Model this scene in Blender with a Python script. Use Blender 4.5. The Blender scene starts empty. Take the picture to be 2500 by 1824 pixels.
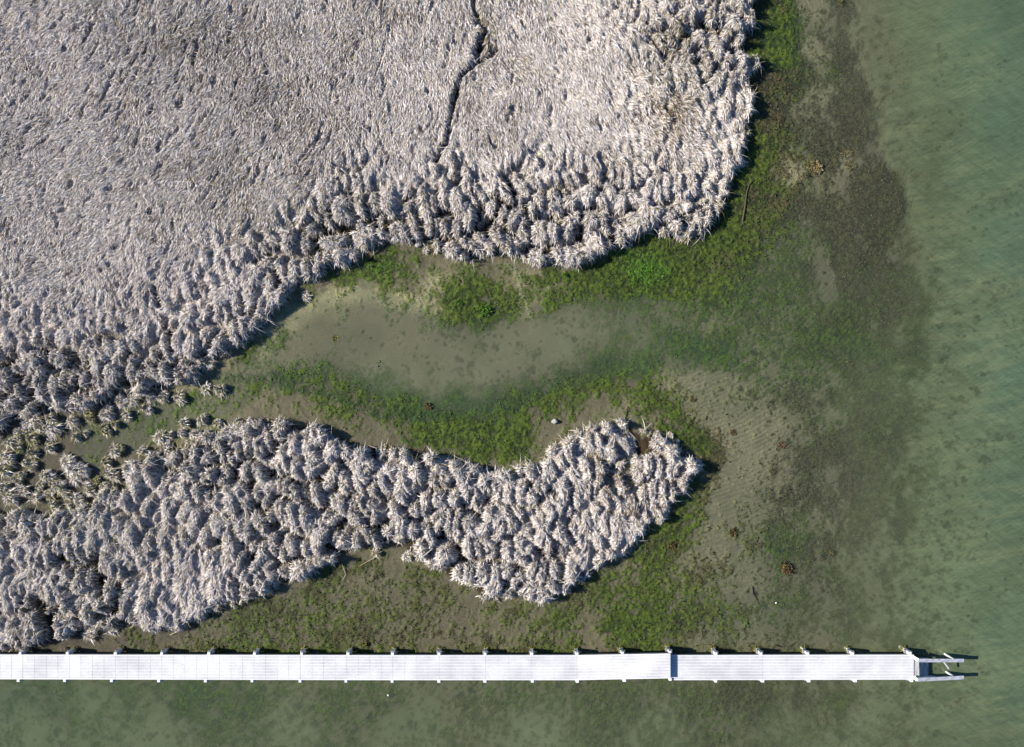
import bpy, bmesh, math, random
import numpy as np
from mathutils import Vector, Matrix

# ------------------------------------------------------------------ camera, sky, sun
scn = bpy.context.scene
col = scn.collection
S = 0.024            # metres per photo pixel at water level
HC = 40.0            # drone height above the water
cam_d = bpy.data.cameras.new("camera"); cam_d.lens = 24.0; cam_d.sensor_width = 36.0
cam_d.sensor_fit = 'HORIZONTAL'; cam_d.clip_start = 0.5; cam_d.clip_end = 3000
cam = bpy.data.objects.new("camera", cam_d); col.objects.link(cam)
cam.location = (0, 0, HC); cam.rotation_euler = (0, 0, 0)
scn.camera = cam

SUN_EL = math.radians(29.0)
SUN_AZ = math.radians(276.0)          # clockwise from +Y (the picture's up); the sun stands at the left
w = bpy.data.worlds.new("World"); scn.world = w; w.use_nodes = True
nt = w.node_tree; bg = nt.nodes['Background']
sky = nt.nodes.new('ShaderNodeTexSky'); sky.sky_type = 'NISHITA'; sky.sun_disc = False
sky.sun_elevation = SUN_EL; sky.sun_rotation = SUN_AZ; sky.ozone_density = 10.0; sky.dust_density = 0.6
nt.links.new(sky.outputs[0], bg.inputs[0]); bg.inputs[1].default_value = 0.072
sd = bpy.data.lights.new("sun", 'SUN'); sd.energy = 5.0; sd.angle = math.radians(0.5); sd.color = (1.0, 0.95, 0.875)
sun = bpy.data.objects.new("sun", sd); col.objects.link(sun)
sv = Vector((math.sin(SUN_AZ)*math.cos(SUN_EL), math.cos(SUN_AZ)*math.cos(SUN_EL), math.sin(SUN_EL)))
sun.rotation_euler = sv.to_track_quat('Z', 'Y').to_euler(); sun.location = sv*60
vs = scn.view_settings; vs.view_transform = 'Standard'; vs.look = 'None'; vs.exposure = 0.77; vs.gamma = 1.0
scn.cycles.max_bounces = 5; scn.cycles.transparent_max_bounces = 6

# ------------------------------------------------------------------ helpers
rng = np.random.default_rng(11)
_tab = np.random.default_rng(3).random((256, 256)).astype(np.float32)
def vn(x, y, seed=0):                                       # smooth value noise, 0..1
    xi = np.floor(x).astype(np.int64); yi = np.floor(y).astype(np.int64)
    fx = (x-xi).astype(np.float32); fy = (y-yi).astype(np.float32)
    fx = fx*fx*(3-2*fx); fy = fy*fy*(3-2*fy)
    a = (xi+seed*37) & 255; b = (yi+seed*91) & 255; a1 = (a+1) & 255; b1 = (b+1) & 255
    return (_tab[a, b]*(1-fx)*(1-fy)+_tab[a1, b]*fx*(1-fy)+_tab[a, b1]*(1-fx)*fy+_tab[a1, b1]*fx*fy)
def fbm(x, y, sc, seed=0, octv=4, gain=0.5):                # sc = size in photo pixels
    t = 0; am = 1.0; n = 0
    for o in range(octv):
        ca, sa = math.cos(0.6*o+seed), math.sin(0.6*o+seed)
        t = t+am*vn((x*ca-y*sa)/sc+seed*7.3, (x*sa+y*ca)/sc+seed*3.1, seed+o); n += am; am *= gain; sc *= 0.5
    return t/n
def sst(a, b, x):
    t = np.clip((x-a)/(b-a), 0, 1); return t*t*(3-2*t)
def P(px, py, z=0.0):
    k = S*(1-z/HC); return Vector(((px-1250)*k, (912-py)*k, z))
def tag(o, label=None, cat=None, group=None, kind=None):
    if label: o['label'] = label
    if cat: o['category'] = cat
    if group: o['group'] = group
    if kind: o['kind'] = kind
    return o
def empty(name, loc=(0, 0, 0), rz=0):
    o = bpy.data.objects.new(name, None); col.objects.link(o); o.location = loc; o.rotation_euler[2] = rz
    o.empty_display_size = 0.2
    return o
def np_mesh(name, v, quads=None, tris=None, cols=None, mat=None, smooth=False, attrs=None, parent=None):
    me = bpy.data.meshes.new(name)
    v = np.ascontiguousarray(v, np.float32)
    me.vertices.add(len(v)); me.vertices.foreach_set('co', v.ravel())
    idx = []; st = []; n = 0
    if quads is not None and len(quads):
        idx.append(quads.ravel()); st.append(np.arange(len(quads))*4); n = len(quads)*4
    if tris is not None and len(tris):
        idx.append(tris.ravel()); st.append(np.arange(len(tris))*3+n)
    idx = np.concatenate(idx).astype(np.int32); st = np.concatenate(st).astype(np.int32)
    me.loops.add(len(idx)); me.loops.foreach_set('vertex_index', idx)
    me.polygons.add(len(st)); me.polygons.foreach_set('loop_start', st)
    if smooth: me.polygons.foreach_set('use_smooth', np.ones(len(st), bool))
    me.update(calc_edges=True)
    if cols is not None:
        a = me.attributes.new('tone', 'FLOAT_COLOR', 'POINT')
        c4 = np.ones((len(v), 4), np.float32); c4[:, :3] = cols; a.data.foreach_set('color', c4.ravel())
    for k, d in (attrs or {}).items():
        a = me.attributes.new(k, 'FLOAT', 'POINT'); a.data.foreach_set('value', np.ascontiguousarray(d, np.float32).ravel())
    if mat: me.materials.append(mat)
    o = bpy.data.objects.new(name, me); col.objects.link(o); o.parent = parent
    return o
def lin(r, g, b):                                           # sRGB 0-255 to linear
    f = lambda c: (c/255/12.92 if c <= 10 else ((c/255+0.055)/1.055)**2.4)
    return np.array([f(r), f(g), f(b)], np.float32)

# ------------------------------------------------------------------ materials
def new_mat(name):
    m = bpy.data.materials.new(name); m.use_nodes = True
    return m, m.node_tree, m.node_tree.nodes['Principled BSDF']
def tone_mat(name, rough=0.75, spec=0.2, noise_scale=14.0, noise_amt=0.25, bump=0.0, trans=0.0):
    m, t, p = new_mat(name)
    at = t.nodes.new('ShaderNodeAttribute'); at.attribute_name = 'tone'
    ge = t.nodes.new('ShaderNodeNewGeometry')
    no = t.nodes.new('ShaderNodeTexNoise'); no.inputs['Scale'].default_value = noise_scale; no.inputs['Detail'].default_value = 5
    t.links.new(ge.outputs['Position'], no.inputs['Vector'])
    mr = t.nodes.new('ShaderNodeMapRange'); mr.inputs[1].default_value = 0.25; mr.inputs[2].default_value = 0.75
    mr.inputs[3].default_value = 1-noise_amt; mr.inputs[4].default_value = 1+noise_amt
    t.links.new(no.outputs[0], mr.inputs[0])
    mx = t.nodes.new('ShaderNodeVectorMath'); mx.operation = 'SCALE'
    t.links.new(at.outputs['Color'], mx.inputs[0]); t.links.new(mr.outputs[0], mx.inputs['Scale'])
    t.links.new(mx.outputs[0], p.inputs['Base Color'])
    p.inputs['Roughness'].default_value = rough; p.inputs['Specular IOR Level'].default_value = spec
    if bump:
        bp = t.nodes.new('ShaderNodeBump'); bp.inputs['Strength'].default_value = bump; bp.inputs['Distance'].default_value = 0.03
        t.links.new(no.outputs[0], bp.inputs['Height']); t.links.new(bp.outputs[0], p.inputs['Normal'])
    return m
def plain_mat(name, c, rough=0.6, var=0.15, scale=6.0, bump=0.1, spec=0.3, stretch=(1, 1, 1)):
    m, t, p = new_mat(name)
    tc = t.nodes.new('ShaderNodeTexCoord'); mp = t.nodes.new('ShaderNodeMapping'); mp.inputs['Scale'].default_value = stretch
    no = t.nodes.new('ShaderNodeTexNoise'); no.inputs['Scale'].default_value = scale; no.inputs['Detail'].default_value = 6
    t.links.new(tc.outputs['Object'], mp.inputs[0]); t.links.new(mp.outputs[0], no.inputs['Vector'])
    cr = t.nodes.new('ShaderNodeValToRGB')
    cr.color_ramp.elements[0].position = 0.3; cr.color_ramp.elements[1].position = 0.7
    cr.color_ramp.elements[0].color = (*[x*(1-var) for x in c], 1); cr.color_ramp.elements[1].color = (*[min(1, x*(1+var)) for x in c], 1)
    t.links.new(no.outputs[0], cr.inputs[0]); t.links.new(cr.outputs[0], p.inputs['Base Color'])
    bp = t.nodes.new('ShaderNodeBump'); bp.inputs['Strength'].default_value = bump; bp.inputs['Distance'].default_value = 0.02
    t.links.new(no.outputs[0], bp.inputs['Height']); t.links.new(bp.outputs[0], p.inputs['Normal'])
    p.inputs['Roughness'].default_value = rough; p.inputs['Specular IOR Level'].default_value = spec
    return m
M_grass = tone_mat('dry_grass', 0.7, 0.2, 30, 0.12)
M_mud = tone_mat('mud_and_algae', 0.8, 0.15, 11, 0.30, 0.55)
M_weed = tone_mat('weed', 0.6, 0.25, 20, 0.2)
M_rock = plain_mat('pale_stone', (0.42, 0.40, 0.36), 0.8, 0.3, 14, 0.5)
M_stick = plain_mat('wet_wood', (0.07, 0.055, 0.035), 0.7, 0.4, 20, 0.4)
M_straw = plain_mat('straw', (0.50, 0.42, 0.28), 0.7, 0.2, 20, 0.1)
M_shell = plain_mat('white_shell', (0.75, 0.74, 0.70), 0.5, 0.08, 20, 0.1)

# ------------------------------------------------------------------ the outlines, in photo pixels
UP = [(1850,-500),(1846,0),(1835,41),(1829,76),(1822,103),(1857,152),(1832,190),(1840,245),(1831,300),(1823,327),(1819,368),
(1816,408),(1792,430),(1783,465),(1767,480),(1750,512),(1732,545),(1703,574),(1681,585),(1656,589),(1623,578),(1605,570),(1573,567),
(1554,581),(1529,596),(1507,607),(1470,622),(1435,636),(1399,643),(1374,646),(1345,640),(1310,649),(1285,640),(1261,633),(1232,624),
(1208,622),(1184,637),(1155,637),(1133,643),(1110,634),(1085,627),(1062,614),(1057,594),(1021,587),(989,592),(950,592),(930,598),
(905,614),(880,612),(870,633),(841,646),(796,646),(780,670),(750,678),(726,688),(722,710),(700,722),(690,738),(665,760),(640,790),
(615,815),(590,840),(560,860),(520,885),(485,900),(470,930),(447,940),(415,945),(385,952),(340,960),(300,952),(267,964),(226,990),(190,1000),(142,1000),
(106,986),(54,1020),(15,1035),(0,1062),(-500,1080),(-500,-500)]
ISL = [(-500,1250),(0,1253),(35,1237),(76,1258),(110,1262),(136,1253),(152,1226),(177,1231),(205,1240),(237,1214),(261,1190),(297,1193),
(308,1177),(306,1144),(349,1125),(381,1098),(415,1112),(436,1082),(470,1072),(500,1050),(525,1060),(545,1046),(575,1040),(600,1026),(618,1021),
(660,1030),(707,1034),(773,1045),(817,1062),(850,1078),(883,1090),(949,1085),(979,1094),(1009,1108),(1063,1110),(1107,1124),(1145,1137),
(1189,1143),(1240,1148),(1268,1140),(1308,1138),(1319,1113),(1341,1097),(1385,1070),(1417,1050),(1445,1040),(1472,1028),(1518,1028),
(1561,1045),(1576,1067),(1598,1052),(1629,1074),(1658,1091),(1678,1106),(1692,1125),(1712,1137),(1687,1152),(1685,1176),(1673,1198),
(1651,1212),(1639,1239),(1612,1273),(1581,1283),(1568,1302),(1546,1336),(1480,1375),(1413,1419),(1375,1440),(1336,1468),(1303,1468),
(1248,1452),(1210,1460),(1170,1457),(1154,1435),(1104,1413),(1049,1380),(1010,1364),(975,1335),(949,1325),(927,1341),(890,1336),(861,1341),
(817,1364),(775,1395),(729,1424),(662,1446),(607,1468),(560,1475),(508,1496),(470,1515),(431,1535),(364,1538),(293,1513),(282,1545),
(250,1530),(221,1551),(199,1529),(170,1555),(143,1573),(120,1555),(99,1562),(55,1585),(0,1590),(-500,1600)]
def shrink(pts, k=0.9895):
    a = np.array(pts, np.float32); a[:, 0] = 1250+(a[:, 0]-1250)*k; a[:, 1] = 912+(a[:, 1]-912)*k; return a
UP = shrink(UP); ISL = shrink(ISL)
X0, X1, Y0, Y1, ST = -260.0, 2760.0, -260.0, 2100.0, 2.5
gx = np.arange(X0, X1+.1, ST, dtype=np.float32); gy = np.arange(Y0, Y1+.1, ST, dtype=np.float32)
GX, GY = np.meshgrid(gx, gy)
def sdf_poly(poly, x, y):                                    # positive inside
    d = np.full(x.shape, 1e18, np.float32); ins = np.zeros(x.shape, bool)
    for i in range(len(poly)):
        ax, ay = poly[i]; bx, by = poly[(i+1) % len(poly)]
        ex, ey = bx-ax, by-ay; l = ex*ex+ey*ey+1e-9
        t = np.clip(((x-ax)*ex+(y-ay)*ey)/l, 0, 1)
        d = np.minimum(d, (x-ax-t*ex)**2+(y-ay-t*ey)**2)
        c = ((ay > y) != (by > y)); ins ^= c & (x < ex*(y-ay)/(ey if abs(ey) > 1e-9 else 1e-9)+ax)
    d = np.sqrt(d); return np.where(ins, d, -d)
def dist_line(pts, x, y):
    d = np.full(x.shape, 1e18, np.float32)
    for (ax, ay), (bx, by) in zip(pts[:-1], pts[1:]):
        ex, ey = bx-ax, by-ay; l = ex*ex+ey*ey+1e-9
        t = np.clip(((x-ax)*ex+(y-ay)*ey)/l, 0, 1)
        d = np.minimum(d, (x-ax-t*ex)**2+(y-ay-t*ey)**2)
    return np.sqrt(d)
def samp(F, x, y):
    fx = np.clip((x-X0)/ST, 0, F.shape[1]-1.001); fy = np.clip((y-Y0)/ST, 0, F.shape[0]-1.001)
    i = fx.astype(np.int32); j = fy.astype(np.int32); u = fx-i; v = fy-j
    return F[j, i]*(1-u)*(1-v)+F[j, i+1]*u*(1-v)+F[j+1, i]*(1-u)*v+F[j+1, i+1]*u*v

# warped copies of the grid make the shore ragged
wx = GX+(fbm(GX, GY, 24, 5, 3, .65)-.5)*34; wy = GY+(fbm(GX, GY, 24, 6, 3, .65)-.5)*34
sd_up = sdf_poly(UP, wx, wy); sd_is = sdf_poly(ISL, wx, wy)

# ------------------------------------------------------------------ the canopy of the marsh
def idw(pts, x, y, p=4.0, eps=28.0):
    pts = np.array(pts, np.float32); nv = pts.shape[1]-2
    num = [0]*nv; den = 0
    for r in pts:
        w_ = 1.0/(((x-r[0])**2+(y-r[1])**2+eps*eps)**(p/2)); den = den+w_
        for k in range(nv): num[k] = num[k]+w_*r[2+k]
    return [n/den for n in num]
def coarse(pts, p=4.0, eps=28.0):                            # evaluate on a coarse grid, sample to the fine one
    cx = np.arange(X0, X1+21, 20, dtype=np.float32); cy = np.arange(Y0, Y1+21, 20, dtype=np.float32)
    A, B = np.meshgrid(cx, cy); F = idw(pts, A, B, p, eps); out = []
    fx = (GX+(fbm(GX, GY, 60, 8, 3)-.5)*50-X0)/20; fy = (GY+(fbm(GX, GY, 60, 9, 3)-.5)*50-Y0)/20
    fx = np.clip(fx, 0, len(cx)-1.001); fy = np.clip(fy, 0, len(cy)-1.001)
    i = fx.astype(np.int32); j = fy.astype(np.int32); u = fx-i; v = fy-j
    for f in F: out.append(f[j, i]*(1-u)*(1-v)+f[j, i+1]*u*(1-v)+f[j+1, i]*(1-u)*v+f[j+1, i+1]*u*v)
    return out
def voro(x, y, sx, sy, ang, seed, jit=0.85):                 # anisotropic cells: F1, F2, cell id
    c, s = math.cos(ang), math.sin(ang)
    u = (x*c+y*s)/sx; v = (-x*s+y*c)/sy
    iu = np.floor(u).astype(np.int64); iv = np.floor(v).astype(np.int64)
    f1 = np.full(x.shape, 9.0, np.float32); f2 = f1.copy(); cid = np.zeros(x.shape, np.float32)
    for du in (-1, 0, 1):
        for dv in (-1, 0, 1):
            a = iu+du; b = iv+dv
            px = a+.5+(_tab[(a+seed) & 255, (b+seed*3) & 255]-.5)*jit
            py = b+.5+(_tab[(a+seed*5+17) & 255, (b+seed+91) & 255]-.5)*jit
            d = np.sqrt((u-px)**2+(v-py)**2).astype(np.float32)
            r = _tab[(a+seed*7) & 255, (b+seed*11) & 255]
            near = d < f1
            f2 = np.where(near, f1, np.minimum(f2, d)); cid = np.where(near, r, cid); f1 = np.where(near, d, f1)
    return f1, f2, cid
# groove strength g (how far the mat is broken into tussocks) and flow direction (degrees, 270 = towards picture bottom)
FLOW = [(100,100,232),(100,400,228),(100,700,235),(400,100,240),(400,400,235),(400,700,245),(700,100,250),(700,400,245),(900,250,262),(1050,80,268),
(1000,300,262),(1200,100,300),(1160,300,285),(1400,150,305),(1400,350,300),(1600,150,305),(1600,350,310),(1750,100,290),(1780,300,320),(1750,450,300),
(1150,450,285),(900,500,262),(700,600,240),(500,750,240),(300,850,250),(1300,550,290),(1500,500,285),(1650,560,290),
(100,1350,255),(300,1250,245),(300,1450,250),(500,1150,262),(600,1350,255),(800,1150,280),(800,1300,270),(1000,1200,285),(1200,1300,280),(1250,1430,275),
(1400,1250,300),(1500,1100,320),(1600,1150,290),(1450,1350,230)]
ang = np.radians(np.array([f[2] for f in FLOW]))
fl = [(f[0], f[1], math.cos(a), math.sin(a)) for f, a in zip(FLOW, ang)]
FX, FY = coarse(fl, 3.0, 60.0)
GST = [(0,0,.35),(300,0,.3),(900,0,.3),(150,300,.12),(450,300,.15),(450,600,.15),(800,300,.12),(1000,300,.12),(1250,150,.3),(1400,300,.2),(1300,250,.15),(1550,150,.35),
(1700,60,1.0),(1780,150,.9),(1650,130,.9),(1650,220,.45),(1790,250,.5),(1780,380,.5),(1700,350,.3),(1550,350,.3),(1700,480,.6),(1600,480,.75),
(1000,400,.25),(700,450,.3),(1250,430,.7),(1100,460,.75),(900,480,.7),(1000,560,1),(1200,560,1),(1350,560,1),(1500,520,.85),(1650,560,.8),(820,590,.8),
(700,640,.65),(560,640,.5),(620,750,.65),(480,760,.6),(400,700,.35),(300,650,.25),(150,650,.15),(50,780,.5),(200,760,.35),(350,820,.5),(150,880,.85),(60,960,.9),(300,900,.85),(430,880,1),
(250,150,.05),(600,200,.08),(600,450,.1),(300,450,.05),(1200,380,.15),(1400,150,.15),(100,1300,.8),(60,1400,.55),(40,1540,.7),(200,1300,.9),(220,1460,1),(160,1500,1),(300,1300,.6),(420,1230,.55),(450,1400,.4),(380,1480,.55),(500,1130,.95),(600,1250,.85),(650,1380,.8),
(750,1200,1),(900,1200,1),(1000,1200,1),(1150,1300,1),(1300,1250,1),(1250,1420,.9),(1400,1150,.6),(1500,1150,.7),(1450,1250,.55),(1600,1130,.9),(1550,1260,.5),(1100,1150,1)]
GS, = coarse(GST, 4.0, 40.0)
swx = GX+(fbm(GX, GY, 60, 12, 3)-.5)*52; swy = GY+(fbm(GX, GY, 60, 13, 3)-.5)*60
f1, f2, cid = voro(swx, swy, 29, 66, math.radians(-8), 5)
g1, g2, cid2 = voro(swx+500, swy, 20, 28, math.radians(12), 9)
open_n = fbm(GX, GY, 45, 21, 3)
groove = (1-sst(0.08, 0.46, f2-f1))*sst(0.74, 0.50, open_n)          # main channels between tussocks
groove = np.maximum(groove, 0.5*(1-sst(0.0, 0.40, g2-g1))*sst(0.56, 0.36, fbm(GX, GY, 34, 22, 3)))
# pits where a cell has died back
pit = (cid2 > 0.93)*sst(0.42, 0.22, g1)
dome = np.clip(1-f1*f1*1.1, 0, 1)
sd = np.maximum(sd_up, sd_is)
EH = 0.62
edge = sst(-3, 11, sd)**0.6
k = np.clip(GS, 0, 1)
thr = sst(0.15, 0.95, k)
H = EH*(0.86+0.30*(fbm(GX, GY, 130, 31, 3)-.5)+0.46*dome*thr+0.16*(fbm(GX, GY, 18, 32, 3)-.5)*2*(.36+.5*thr))
H = H*(1-np.clip(groove*(0.03+1.05*thr), 0, 1))*(1-np.clip(pit*(0.0+.7*thr), 0, 1))
# torn streaks along the flow inside the smooth mat
al = (GX*FX-GY*FY); ac = (GX*FY+GY*FX)
streak = sst(0.64, 0.80, fbm(al*0.30, ac, 8, 41, 3))
H = H*(1-0.50*streak*(1-.3*thr)*.85)
holes = .6*sst(0.79, 0.85, fbm(GX, GY*0.62, 24, 43, 3))
H = H*(1-0.75*holes*(1-.6*thr))
# creeks cut by hand
CREEKS = [([(1150,-300),(1152,-60),(1156,0),(1161,33),(1172,54),(1186,74),(1172,95),(1164,123),(1167,152),(1145,169),(1129,185),(1118,212),(1110,240),(1108,272),(1096,305),(1088,349),(1063,395)], 5.5),
([(1168,60),(1186,74),(1176,98),(1168,130)], 9), ([(1167,152),(1196,138),(1215,122)], 4.5), ([(1160,166),(1160,195)], 3.5),
([(378,700),(395,760),(412,800),(425,860)], 6), ([(1000,484),(955,515),(905,535),(860,560),(790,575),(690,600),(620,640)], 7), ([(665,655),(680,690),(678,720)], 8),
([(812,500),(800,540),(792,570)], 6), ([(1232,430),(1262,480),(1258,520)], 7), ([(95,1470),(112,1510),(132,1565)], 12),
([(240,1350),(238,1400),(245,1450)], 7), ([(262,1480),(290,1500)], 10), ([(1015,520),(1030,575)], 7), ([(1160,475),(1175,510),(1168,560)], 6),
([(1775,60),(1790,90),(1770,110)], 5), ([(1610,40),(1625,75),(1615,110),(1660,130)], 5),([(1680,80),(1690,130),(1720,165),(1740,200)], 5),
([(1540,590),(1600,555),(1660,530),(1720,500),(1755,470)], 4), ([(1390,1180),(1402,1240),(1385,1290),(1412,1340)], 6)]
for pts, wd in CREEKS:
    p2 = [tuple(q) for q in shrink(pts)]
    dd = dist_line(p2, GX+(fbm(GX, GY, 20, 51, 2)-.5)*10, GY)
    brk = sst(.34, .46, fbm(GX, GY, 40, 52, 2)) if pts[0] != (1150, -300) else 1.0   # hand-cut cracks are broken here and there
    H = H*(1-(1-sst(wd*0.75, wd*1.45, dd))*brk)
H = H*(1+.10*thr)*edge
H = np.where(sd > -2, H, 0).astype(np.float32)
# a lighter, smoothed height for slopes
def blur(F, n):
    for _ in range(n):
        F = (F+np.roll(F, 1, 0)+np.roll(F, -1, 0)+np.roll(F, 1, 1)+np.roll(F, -1, 1))/5
    return F
HB = blur(H, 5); DY, DX = np.gradient(HB, ST*S)              # DY is towards the picture bottom
HS = blur(H, 1)

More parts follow.
